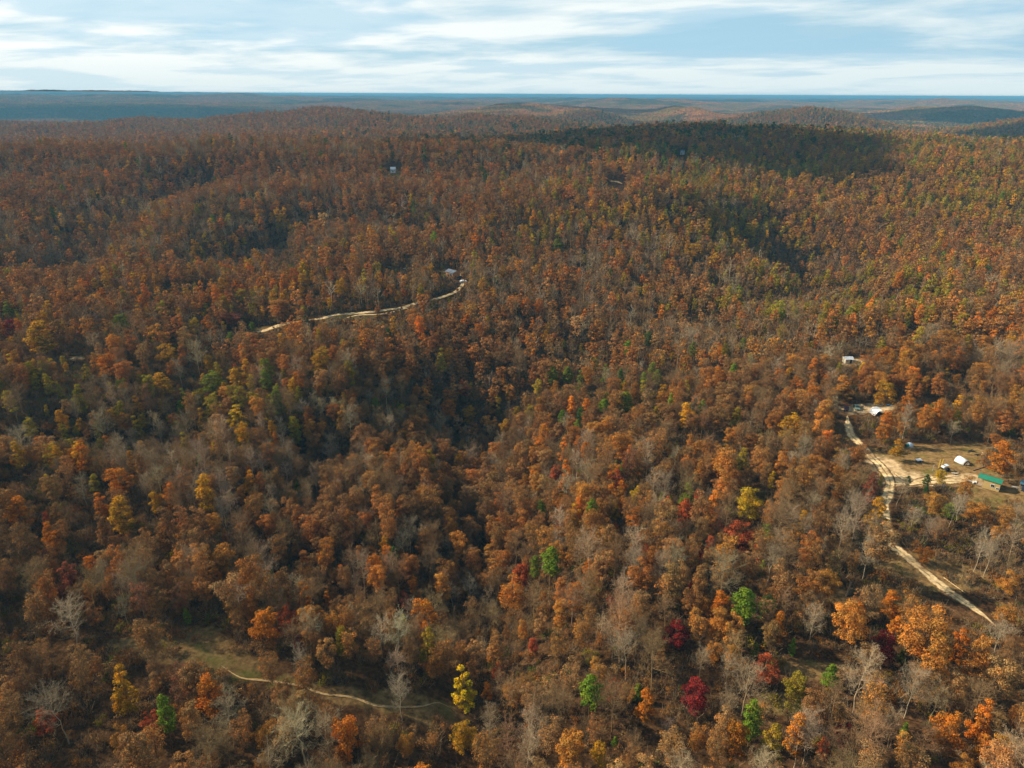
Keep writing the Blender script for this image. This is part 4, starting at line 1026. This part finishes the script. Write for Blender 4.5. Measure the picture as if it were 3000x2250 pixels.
ft = np.where((fnoise(FX / 500, FY / 400, 95, 3) > 0.28)[:, None], TONE['dark green'][None] * .5 + TONE['brown'][None] * .5, ft) * np.exp(rs.normal(0, .12, (nf_, 1))) * 1.25
ridge_shade = np.exp(-((FY - 4250) / 520) ** 4) * (FX < 250)  # darkens canopy tint on the far left ridge, painting in its cloud shade
ft = ft * (1 - .5 * ridge_shade[:, None]) + TONE['dark green'][None] * .5 * ridge_shade[:, None] * .7
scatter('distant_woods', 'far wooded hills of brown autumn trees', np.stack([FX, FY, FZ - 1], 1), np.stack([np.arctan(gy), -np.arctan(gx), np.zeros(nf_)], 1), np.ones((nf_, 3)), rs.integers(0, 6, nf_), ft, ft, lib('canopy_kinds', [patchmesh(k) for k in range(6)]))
print('TREES', nP, 'single', int(single.sum()), 'patches', nf_, 'brush', nu)

# ---------------------------------------------------------------- man made things
class MB:
    def __init__(s): s.bm = bmesh.new()
    def box(s, c, d, rz=0.0, rx=0.0, ry=0.0, bev=0.0):
        m = Matrix.Translation(c) @ Euler((rx, ry, rz)).to_matrix().to_4x4() @ Matrix.Diagonal((*d, 1))
        g = bmesh.ops.create_cube(s.bm, size=1.0, matrix=m)
        if bev: bmesh.ops.bevel(s.bm, geom=list({e for v in g['verts'] for e in v.link_edges}), offset=bev, segments=2, affect='EDGES')
        return s
    def cyl(s, a, b, r1, r2=None, seg=12):
        a = Vector(a); b = Vector(b); d = b - a; q = d.to_track_quat('Z', 'Y').to_matrix().to_4x4()
        bmesh.ops.create_cone(s.bm, cap_ends=True, segments=seg, radius1=r1, radius2=r1 if r2 is None else r2, depth=d.length, matrix=Matrix.Translation((a + b) / 2) @ q)
        return s
    def prism(s, prof, y0, y1, axis='Y'):
        """profile (x,z) extruded along y"""
        v0 = [s.bm.verts.new((x, y0, z)) for x, z in prof]; v1 = [s.bm.verts.new((x, y1, z)) for x, z in prof]
        k = len(prof)
        for i in range(k): s.bm.faces.new((v0[i], v0[(i + 1) % k], v1[(i + 1) % k], v1[i]))
        s.bm.faces.new(v0[::-1]); s.bm.faces.new(v1); return s
    def blob(s, c, d, sub=2, j=0.0, seed=0):
        r_ = random.Random(seed); g = bmesh.ops.create_icosphere(s.bm, subdivisions=sub, radius=1.0, matrix=Matrix.Translation(c) @ Matrix.Diagonal((*d, 1)))
        for v in g['verts']:
            v.co += Vector((r_.uniform(-j, j), r_.uniform(-j, j), r_.uniform(-j, j)))
        return s
    def done(s, name, mat, parent=None, smooth=False):
        bmesh.ops.recalc_face_normals(s.bm, faces=s.bm.faces)
        me = bpy.data.meshes.new(name); s.bm.to_mesh(me); s.bm.free(); me.materials.append(mat)
        if smooth:
            for p in me.polygons: p.use_smooth = True
        return obj(name, me, parent)
def gz(x, y): return float(height(np.array([x]), np.array([y]))[0])
def at(x, y, lift=0.0):
    X, Y = P(x, y); return (X, Y, gz(X, Y) + lift)
def S(x, y): return P(x * 0.7373, y * 0.7373)          # from 3000-wide positions
def atS(x, y, lift=0.0): return at(x * 0.7373, y * 0.7373, lift)
def yaw(a, b): return math.atan2(b[1] - a[1], b[0] - a[0])
def ribbed(name, col, freq=3.0, rough=0.45, metal=0.0):
    m, n = new_mat(name); t = n('TexCoord'); w = n('TexWave', wave_type='BANDS', bands_direction='X', i_Scale=freq, i_Distortion=0.0); n.link(t.outputs['Object'], w.inputs['Vector'])
    nz_ = n('TexNoise', i_Scale=0.8, i_Detail=5.0); n.link(t.outputs['Object'], nz_.inputs['Vector'])
    f = n.math('MULTIPLY_ADD', nz_.outputs[0], 0.4, 0.8); f = n.math('MULTIPLY', f, n.math('MULTIPLY_ADD', w.outputs['Fac'], 0.12, 0.92)); v = n('CombineXYZ'); [n.link(f, v.inputs[i]) for i in range(3)]
    b = n('BsdfPrincipled', i_Roughness=rough, i_Metallic=metal); n.link(n.mix(1.0, (*col, 1), v.outputs[0], 'MULTIPLY'), b.inputs['Base Color'])
    bp = n('Bump', i_Strength=0.4, i_Distance=0.03); n.link(w.outputs['Fac'], bp.inputs['Height']); n.link(bp.outputs[0], b.inputs['Normal'])
    o = n('OutputMaterial'); n.link(b.outputs[0], o.inputs[0]); return m
M_green = ribbed('green_metal_roofing', (0.02, 0.20, 0.115)); M_tan = ribbed('tan_siding', (0.52, 0.36, 0.13), 1.5, 0.8)
M_bluer = ribbed('blue_metal_roofing', (0.05, 0.12, 0.17)); M_navy = ribbed('dark_blue_siding', (0.02, 0.035, 0.06), 1.5, 0.8); M_greyr = ribbed('grey_metal_roofing', (0.10, 0.12, 0.15), 3, 0.5)
M_logs = ribbed('orange_log_wall', (0.42, 0.19, 0.06), 2.0, 0.8); M_white = simple('white_paint', (0.72, 0.73, 0.72), 0.5, 0.06); M_tarp = simple('white_tarp', (0.80, 0.80, 0.78), 0.6, 0.07, 0.8)
M_dark = simple('dark_void', (0.02, 0.02, 0.022), 0.8); M_glass = simple('window_glass', (0.03, 0.035, 0.04), 0.12, 0.05); M_wood = simple('weathered_wood', (0.30, 0.21, 0.12), 0.85, 0.3, 3.0)
M_tire = simple('tyre_rubber', (0.02, 0.02, 0.02), 0.9); M_maroon = simple('maroon_paint', (0.11, 0.025, 0.03), 0.25, 0.05); M_cargreen = simple('pale_green_paint', (0.16, 0.24, 0.19), 0.3, 0.05)
M_teal = simple('teal_cloth', (0.03, 0.22, 0.20), 0.8, 0.1); M_lblue = simple('pale_blue_cloth', (0.55, 0.66, 0.74), 0.7, 0.08); M_yellow = simple('yellow_painted_steel', (0.62, 0.42, 0.04), 0.5, 0.1)
M_orange = simple('orange_plastic', (0.75, 0.14, 0.03), 0.35, 0.08); M_blue = simple('blue_plastic', (0.05, 0.20, 0.36), 0.4, 0.1); M_plank = simple('fresh_planks', (0.62, 0.42, 0.19), 0.8, 0.25, 4.0); M_char = simple('charred_wood', (0.03, 0.025, 0.022), 0.9, 0.3, 3.0)
M_palewood = simple('pale_dead_wood', (0.42, 0.36, 0.28), 0.85, 0.25, 2.0); M_steel = simple('grey_steel', (0.28, 0.30, 0.31), 0.4, 0.1, 2, 0.4); M_cream = simple('cream_siding', (0.55, 0.50, 0.36), 0.8, 0.08)

def house(name, label, cat, loc, rz, L, Wd, wallh, rise, mw, mr, eave=0.25, porch=0.0, windows=(), door=None, gable_door=None, over=None):
    """long axis along local x, front faces -y"""
    e = empty(name, loc, rz); tag(e, label, cat)
    b = MB(); b.box((0, 0, wallh / 2 - 0.3), (L, Wd, wallh + 0.6))
    # gable triangles
    for sx in (-1, 1):
        v = [b.bm.verts.new(p) for p in ((sx * (L / 2 - .02), -Wd / 2, wallh), (sx * (L / 2 - .02), Wd / 2, wallh), (sx * (L / 2 - .02), 0, wallh + rise - 0.05))]; b.bm.faces.new(v)
    b.done('wall', mw, e)
    x0, x1 = -L / 2 - eave - porch, L / 2 + eave
    yb = Wd / 2 + eave; zl = wallh - rise * eave / (Wd / 2)
    roof = MB(); pf = [(-yb, zl), (0, wallh + rise), (yb, zl), (yb, zl + .1), (0, wallh + rise + .1), (-yb, zl + .1)]
    v0 = [roof.bm.verts.new((x0, y, z)) for y, z in pf]; v1 = [roof.bm.verts.new((x1, y, z)) for y, z in pf]
    for i in range(6): roof.bm.faces.new((v0[i], v0[(i + 1) % 6], v1[(i + 1) % 6], v1[i]))
    roof.bm.faces.new(v0[::-1]); roof.bm.faces.new(v1); roof.done('roof', mr, e)
    if porch:
        for sy in (-1, 1):
            MB().box((x0 + .15, sy * (Wd / 2 - .1), wallh / 2 - .2), (.12, .12, wallh + .3)).done('post', M_wood, e)
        MB().box((-L / 2 - porch / 2, 0, .08), (porch, Wd, .12)).done('porch_floor', M_wood, e)
        d_ = MB().box((-L / 2 - .03, -.2, 1.05), (.06, .9, 2.0)).done('door', M_white, e)
        MB().box((-L / 2 - .08, .15, 1.05), (.05, .06, .1)).done('handle', M_steel, d_)
    for (x, w, h, z) in windows:
        f = MB().box((x, -Wd / 2 - .03, z), (w + .16, .06, h + .16)).done('window', M_white, e)
        MB().box((x - w / 4, -Wd / 2 - .065, z), (w / 2 - .05, .02, h)).done('pane', M_glass, f); MB().box((x + w / 4, -Wd / 2 - .065, z), (w / 2 - .05, .02, h)).done('pane', M_glass, f)
    if door is not None:
        d_ = MB().box((door, -Wd / 2 - .03, 1.0), (.95, .06, 2.0)).done('door', M_dark, e); MB().box((door + .3, -Wd / 2 - .08, 1.0), (.08, .05, .1)).done('handle', M_steel, d_)
    return e
p0, p1 = S(2876, 1431), S(2924, 1445)
L_ = math.hypot(p1[0] - p0[0], p1[1] - p0[1]); a_ = yaw(p0, p1); Wd_ = 3.4
def front(p0, p1, Wd, ins=0.0):
    a = yaw(p0, p1); cx_, cy_ = (p0[0] + p1[0]) / 2, (p0[1] + p1[1]) / 2
    x, y = cx_ - math.sin(a) * Wd / 2, cy_ + math.cos(a) * Wd / 2; return (x, y, gz(x, y)), a, math.hypot(p1[0] - p0[0], p1[1] - p0[1])
loc, a_, L_ = front(p0, p1, Wd_)
house('cabin', 'small tan cabin with a green metal roof and left end porch', 'cabin', loc, a_, L_, Wd_, 2.9, 0.6, M_tan, M_green, porch=1.5, windows=((0.35, 1.0, 0.8, 1.45), (1.75, 0.8, 0.5, 1.0)))
loc, a_, L_ = front(S(2990, 1442), S(3040, 1456), 3.4)
e = house('shed', 'dark blue shed with a blue metal roof at the right edge', 'shed', loc, a_, L_, 3.2, 2.3, 0.6, M_navy, M_bluer, porch=0.6, windows=((0.0, 0.9, 0.6, 1.4),))
MB().box((-1.2, -0.9, 2.98), (1.0, 1.1, .06), rx=0.35).done('roof_patch', M_lblue, e)
loc, a_, L_ = front(S(1308, 815), S(1338, 818), 5.5)
e = house('log_cabin', 'orange log cabin with a grey metal roof at the head of the winding track', 'cabin', (loc[0], loc[1], loc[2] + .5), -0.85, 7.5, 5.5, 3.1, 1.1, M_logs, M_greyr, eave=0.45, windows=((1.4, .9, 1.0, 1.7), (2.7, .6, 1.0, 1.7)), door=-1.2)
loc, a_, L_ = front(S(2478, 1067), S(2496, 1067), 3.5)
house('white_shed', 'cream shed with a white metal roof by a pale dirt bank', 'shed', loc, a_, 3.6, 3.6, 2.0, .8, M_cream, M_white, windows=((-.8, .6, .6, 1.2),), door=0.7)
loc, a_, L_ = front(S(1150, 508), S(1160, 508), 5)
e = house('farmhouse', 'white house far off on the left slope', 'house', loc, a_ - .5, 4.5, 4, 3.0, 1.6, M_white, M_white, windows=((-1.4, .7, 1.0, 1.6), (1.4, .7, 1.0, 1.6)), door=0)
loc, a_, L_ = front(S(1996, 458), S(2004, 458), 5)
e = house('farmhouse', 'tiny white house in the shaded ridge woods', 'house', (loc[0], loc[1], loc[2] + 2), a_ - .6, 3.6, 3.4, 3.0, 1.2, M_white, M_bluer, windows=((-1.4, .7, 1.0, 2.0), (1.4, .7, 1.0, 2.0)), door=0)

def car(label, loc, rz, paint, kind='car'):
    e = empty('car' if kind == 'car' else 'pickup_truck', loc, rz); tag(e, label, kind, 'parked vehicles')
    prof = [(-2.2, .35), (2.2, .35), (2.25, .75), (1.95, .95), (1.0, 1.0), (.45, 1.45), (-1.2, 1.5), (-2.0, 1.02), (-2.25, .85)]
    b = MB(); b.prism(prof, -.85, .85); b.done('body', paint, e)
    MB().prism([(.92, 1.02), (.5, 1.40), (-1.2, 1.45), (-1.85, 1.05)], -.865, .865).done('side_window', M_glass, e)
    w = MB(); w.box((.76, 0, 1.24), (.74, 1.5, .03), ry=.82); w.done('windscreen', M_glass, e)
    for x in (-1.35, 1.4):
        for y in (-.8, .8):
            t = MB().cyl((x, y - .1, .33), (x, y + .1, .33), .34, seg=16).done('wheel', M_tire, e); MB().cyl((x, y - .12, .33), (x, y + .12, .33), .18, seg=12).done('rim', M_steel, t)
    for y in (-.6, .6): MB().box((2.22, y, .68), (.08, .35, .16)).done('headlight', M_white, e)
    return e
c_ = atS(2478, 1203, .02); car('dark maroon car parked under the trees left of the green car', c_, -1.9, M_maroon)
c_ = atS(2509, 1199, .02); car('pale green car parked on the sandy pad by the white canopy', c_, -1.75, M_cargreen)
c_ = atS(1348, 819, .02); car('dark car beside the log cabin', c_, -2.2, M_dark)
c_ = atS(1352, 823, .02); c_ = (c_[0] + 1.5, c_[1] - 4, gz(c_[0] + 1.5, c_[1] - 4)); car('white car on the pale track end by the log cabin', c_, .4, M_white)

# white canopy: a sheet drawn from a ridge pole to the ground on one side
e = empty('canopy', atS(2568, 1214), 0.15); tag(e, 'bright white canopy sheet with a dark open side on the sandy pad', 'canopy')
b = MB(); prof = [(-1.9, 0.0), (-1.75, .9), (-1.2, 1.75), (-.3, 2.2), (.7, 2.3), (1.5, 2.1), (1.5, 2.16), (.7, 2.38), (-.3, 2.28), (-1.26, 1.82), (-1.83, .95), (-1.98, 0)]
b.prism(prof, -2.0, 2.0); b.done('cover', M_tarp, e)
for x in (-1.2, 1.4):
    for y in (-1.8, 1.8): MB().cyl((x, y, -.2), (x, y, 2.1 if x > 0 else 1.7), .04, seg=8).done('pole', M_steel, e)
MB().box((.3, 0, .55), (1.9, 3.0, 1.0)).done('stored_goods', M_char, e)
# white hoop shelter
pa, pb = S(2808, 1360), S(2832, 1368)
e = empty('hoop_shelter', (*S(2818, 1362), gz(*S(2818, 1362))), yaw(pa, pb)); tag(e, 'white hooped shelter with a dark open end in the yard', 'shelter')
th = np.linspace(0, math.pi, 13); b = MB()
outer = [(math.cos(t) * 1.5, math.sin(t) * 1.75) for t in th]; inner = [(math.cos(t) * 1.44, math.sin(t) * 1.69) for t in th[::-1]]
pr = outer + inner; v0 = [b.bm.verts.new((-1.9, x, z)) for x, z in pr]; v1 = [b.bm.verts.new((1.6, x, z)) for x, z in pr]; k_ = len(pr)
for i in range(k_): b.bm.faces.new((v0[i], v0[(i + 1) % k_], v1[(i + 1) % k_], v1[i]))
for i in range(12):
    for vv_ in (v0, v1): b.bm.faces.new((vv_[i], vv_[i + 1], vv_[k_ - 2 - i], vv_[k_ - 1 - i]))
b.done('cover', M_tarp, e, True)
b = MB(); vs = [b.bm.verts.new((-1.85, x * .97, z * .97)) for x, z in outer]; b.bm.faces.new(vs); b.done('end_sheet', M_tarp, e)
for x in (1.7, 2.3): 
    b = MB()
    for i in range(12): b.cyl((x, outer[i][0] * .97, outer[i][1] * .97), (x, outer[i + 1][0] * .97, outer[i + 1][1] * .97), .05, seg=6)
    b.done('hoop', M_wood, e)
MB().blob((1.9, .2, .6), (.7, .9, .6), 2, .1, 2).done('stored_hay', M_wood, e)
# camping tent
e = empty('tent', atS(2664, 1311), -.5); tag(e, 'small dome tent with a pale blue top and teal side', 'tent')
b = MB(); b.blob((0, 0, .15), (1.25, 1.05, 1.25), 3)
for v in list(b.bm.verts):
    if v.co.z < 0: v.co.z = 0
b.done('fly', M_lblue, e, True)
MB().blob((-.55, -.42, .1), (.9, .75, 1.05), 3).done('porch_side', M_teal, e, True); MB().box((-1.3, -.9, .35), (.06, .5, .7), rz=.6).done('flap', M_dark, e)
# flat white trailer
e = empty('utility_trailer', atS(2690, 1356), .15); tag(e, 'low white utility trailer standing on the grass', 'trailer')
MB().box((0, 0, .75), (2.0, 1.3, .12)).done('lid', M_tarp, e); MB().box((0, 0, .55), (1.9, 1.2, .3)).done('bed', M_steel, e); MB().cyl((-1.0, 0, .5), (-2.0, 0, .45), .04, seg=6).done('drawbar', M_steel, e)
for y in (-.68, .68): MB().cyl((.1, y - .08, .3), (.1, y + .08, .3), .3).done('wheel', M_tire, e)
# little tractor with uprights
e = empty('tractor', atS(2766, 1381), 1.9); tag(e, 'small white tractor with tall yellow uprights in the yard', 'tractor')
MB().box((.55, 0, .95), (1.3, .8, .6), bev=.08).done('hood', M_white, e); MB().box((-.5, 0, .8), (.9, .9, .25)).done('deck', M_steel, e); MB().box((-.7, 0, 1.15), (.45, .5, .5), bev=.05).done('seat', M_dark, e)
MB().box((-.25, 0, 2.05), (1.2, 1.15, .07)).done('sunshade', M_lblue, e)
for y in (-.5, .5): MB().cyl((-.7, y, .9), (-.7, y, 2.05), .04, seg=8).done('roll_bar', M_steel, e); MB().cyl((1.0, y - .1, .36), (1.0, y + .1, .36), .36).done('front_wheel', M_tire, e); MB().cyl((-.7, y * 1.3 - .14, .6), (-.7, y * 1.3 + .14, .6), .6, seg=18).done('rear_wheel', M_tire, e)
for y in (-.6, .6): MB().box((1.75, y, 1.6), (.13, .13, 3.2)).done('upright', M_yellow, e)
MB().box((1.75, 0, 1.7), (.1, 1.2, .12)).done('crossbar', M_yellow, e); MB().box((1.75, 0, .4), (.1, 1.2, .12)).done('crossbar', M_yellow, e)
e = empty('post', atS(2731, 1383), 0); tag(e, 'lone grey post standing left of the tractor', 'post'); MB().cyl((0, 0, -.3), (.08, 0, 2.3), .09, .07, 8).done('shaft', M_palewood, e); MB().box((.08, 0, 2.34), (.22, .22, .06)).done('cap', M_steel, e)
# boats, piles, logs
def canoe(label, loc, rz, mat, L=3.4):
    e = empty('canoe', loc, rz); tag(e, label, 'canoe'); b = MB(); n_ = 11; rows = []
    for i in range(n_):
        t = -1 + 2 * i / (n_ - 1); w = .42 * (1 - abs(t) ** 2.2); lift_ = .16 * t * t
        rows.append([b.bm.verts.new((t * L / 2, w * s_, z + lift_)) for s_, z in ((-1, .38), (-.85, .14), (-.3, .02), (.3, .02), (.85, .14), (1, .38), (.9, .36), (.25, .08), (-.25, .08), (-.9, .36))])
    for r0, r1 in zip(rows, rows[1:]):
        for j in range(10): b.bm.faces.new((r0[j], r0[(j + 1) % 10], r1[(j + 1) % 10], r1[j]))
    b.bm.faces.new(rows[0]); b.bm.faces.new(rows[-1][::-1]); b.done('hull', mat, e, True)
    for x in (-.8, .8): MB().box((x, 0, .32), (.22, .66, .04)).done('seat', M_wood, e)
canoe('orange canoe lying on the grass below the turning place', atS(2789, 1436, .05), .05, M_orange)
canoe('blue canoe lying left of the orange canoe', atS(2757, 1432, .05), .1, M_blue, 2.6)
def pile(name, label, cat, loc, mat, parts, part='board', seed=1):
    r_ = random.Random(seed); e = empty(name, loc, 0); tag(e, label, cat)
    for k in range(parts):
        MB().box((r_.uniform(-.8, .8), r_.uniform(-.5, .5), .12 + .14 * k * .6), (r_.uniform(1.2, 2.6), r_.uniform(.15, .5), .08), rz=r_.uniform(-.7, .7), ry=r_.uniform(-.1, .1)).done(part, mat, e)
pile('board_pile', 'pile of fresh tan boards at the edge of the yard', 'boards', atS(2882, 1335), M_plank, 6, seed=3)
pile('board_pile', 'charred timber heap left of the tan boards', 'burnt timber', atS(2864, 1334), M_char, 6, seed=4)
pile('board_pile', 'dark brush heap farthest left of the timber heaps', 'brush heap', atS(2846, 1328), M_char, 5, seed=5)
pile('board_pile', 'white sacks and boards by the cabin porch', 'sacks', atS(2846, 1421), M_tarp, 5, seed=6)
pile('board_pile', 'scrap heap with a white sheet beside the yard log', 'scrap heap', atS(2799, 1390), M_palewood, 5, seed=7)
pile('board_pile', 'pale rubble heap in front of the dark blue shed', 'rubble', atS(2976, 1436), M_palewood, 6, seed=8)
pile('board_pile', 'stack under a blue tarp behind the white canopy', 'stack', atS(2598, 1192), M_blue, 6, seed=9)
pile('board_pile', 'white junk right of the white canopy', 'junk', atS(2645, 1219), M_white, 5, seed=10)
pile('board_pile', 'white camper parts in the grey woods left of the log cabin', 'junk', atS(1188, 790), M_white, 7, seed=11)
pile('board_pile', 'small white junk farther left in the grey woods', 'junk', atS(1142, 785), M_white, 5, seed=12)
def logobj(label, a, b, r, mat, branches=0, name='log', za=0.1, zb=0.1):
    A = Vector((*a, gz(*a) + za)); B = Vector((*b, gz(*b) + zb)); e = empty(name, A, 0); tag(e, label, 'log' if name == 'log' else 'dead trunk')
    m = MB(); m.cyl((0, 0, 0), B - A, r, r * .6, 10); m.done('stem', mat, e); r_ = random.Random(int(r * 1000) + branches)
    for k in range(max(2, branches)):
        t = r_.uniform(.3, .95); p = (B - A) * t; q = p + Vector((r_.uniform(-1, 1), r_.uniform(-1, 1), r_.uniform(.2, 1.2)))
        MB().cyl(p, q, r * .3, r * .1, 6).done('branch_stub', mat, e)
logobj('long pale pole lying beside the sandy road', S(2763, 1700), S(2827, 1741), .13, M_plank)
logobj('pale fallen trunk in the lower right brush', S(2495, 1831), S(2544, 1864), .2, M_palewood, 4)
logobj('dark uprooted trunk lying by the broken snag', S(2484, 1751), S(2552, 1738), .32, M_char, 6)
logobj('long thin log on the grass above the tan cabin', S(2851, 1382), S(2897, 1371), .14, M_char)
logobj('short log on the litter below the turning place', S(2656, 1437), S(2669, 1430), .15, M_wood)
logobj('pale fallen limb on the lower middle slope', S(1700, 1640), S(1716, 1630), .14, M_plank)
b0 = S(2478, 1750); logobj('broken snag with a snapped pale top', b0, (b0[0] + .5, b0[1]), .27, M_wood, 2, 'snag', -.3, 4.4)

# ---------------------------------------------------------------- clouds overhead, out of the picture: their shadows lie on the hills
m_cloud, n = new_mat('cloud_white'); d1 = n('BsdfDiffuse', i_Color=(0.85, 0.86, 0.88, 1)); om = n('OutputMaterial'); n.link(d1.outputs[0], om.inputs[0])
def cloud(label, tx, ty, rx, ry, alt, seed, rz=0.0):
    r = np.random.default_rng(seed)
    t = (alt + 75) / math.tan(SUN_EL)
    cx_, cy_ = tx - math.cos(SUN_FWD) * t, ty + math.sin(SUN_FWD) * t
    bm = bmesh.new()
    bmesh.ops.create_icosphere(bm, subdivisions=5, radius=1.0, matrix=Matrix.Diagonal((rx * .78, ry * .78, min(rx, ry) * .2, 1)))
    for k in range(20):
        a = r.uniform(0, 6.28); q = math.sqrt(r.random()) * 0.72
        px_, py_ = q * math.cos(a) * rx, q * math.sin(a) * ry; s_ = (1 - 0.5 * q) * r.uniform(.5, .8)
        m = Matrix.Translation((px_, py_, 0)) @ Matrix.Diagonal((rx * s_ * .62, ry * s_ * .62, min(rx, ry) * .22 * s_, 1))
        bmesh.ops.create_icosphere(bm, subdivisions=4, radius=1.0, matrix=m)
    V_ = np.array([v.co[:] for v in bm.verts]); L_ = min(rx, ry)
    k1 = fnoise(V_[:, 0] / L_ * 2.4, V_[:, 1] / L_ * 2.4, seed, 4); f = 1 + 0.35 * k1
    for v, ff in zip(bm.verts, f): v.co.x *= ff; v.co.y *= ff; v.co.z *= 1 + (ff - 1) * 2
    me = bpy.data.meshes.new('cloud'); bm.to_mesh(me); bm.free(); me.materials.append(m_cloud)
    for p in me.polygons: p.use_smooth = True
    o = obj('cloud', me, loc=(cx_, cy_, CAM_Z + alt)); o.rotation_euler.z = rz; tag(o, label, kind='structure')
def gp(px, Y):
    r = ray(px, 130); return r[0] / r[1] * Y, Y
for lab, px, Y, rx, ry, alt, sd, rz in [
    ('flat cloud shading the dark middle ridge', 650, 960, 440, 270, 800, 3, -0.25),
    ('small cloud shading the left end of the ridge', 430, 900, 230, 90, 800, 4, 0.0),
    ('long cloud shading the far left ridge', 140, 4150, 1800, 380, 1300, 5, 0.0),
    ('cloud shading the hill at the far right', 970, 3400, 620, 420, 1200, 6, 0.0),
    ('low cloud shading the valley at the right', 990, 1700, 420, 170, 800, 9, 0.0),
    ('cloud shading the hills behind the middle ridge', 590, 3700, 850, 300, 1300, 7, 0.0),
    ('wide cloud over the farthest woods', 700, 8200, 3000, 600, 1900, 8, 0.0),
    ('cloud over the far left woods', 60, 9600, 1800, 500, 1900, 10, 0.0)]:
    x, y = gp(px, Y); cloud(lab, x, y, rx, ry, alt, sd, rz)

# ---------------------------------------------------------------- air
m_haze, n = new_mat('haze_air')
pv = n('VolumePrincipled'); pv.inputs['Color'].default_value = (0.18, 0.50, 0.74, 1); pv.inputs['Density'].default_value = 1.05e-4; pv.inputs['Anisotropy'].default_value = 0.0
om = n('OutputMaterial'); n.link(pv.outputs[0], om.inputs['Volume'])
bm = bmesh.new(); bmesh.ops.create_cube(bm, size=1.0)
me = bpy.data.meshes.new('haze'); bm.to_mesh(me); bm.free(); me.materials.append(m_haze)
z0, z1 = GMIN - 1.0, CAM_Z + 4.0
ho = obj('haze', me, loc=(0, 0, (z0 + z1) / 2)); ho.scale = (100000, 100000, z1 - z0); tag(ho, kind='stuff')
ho['label'] = 'thin blue autumn haze over the far hills'
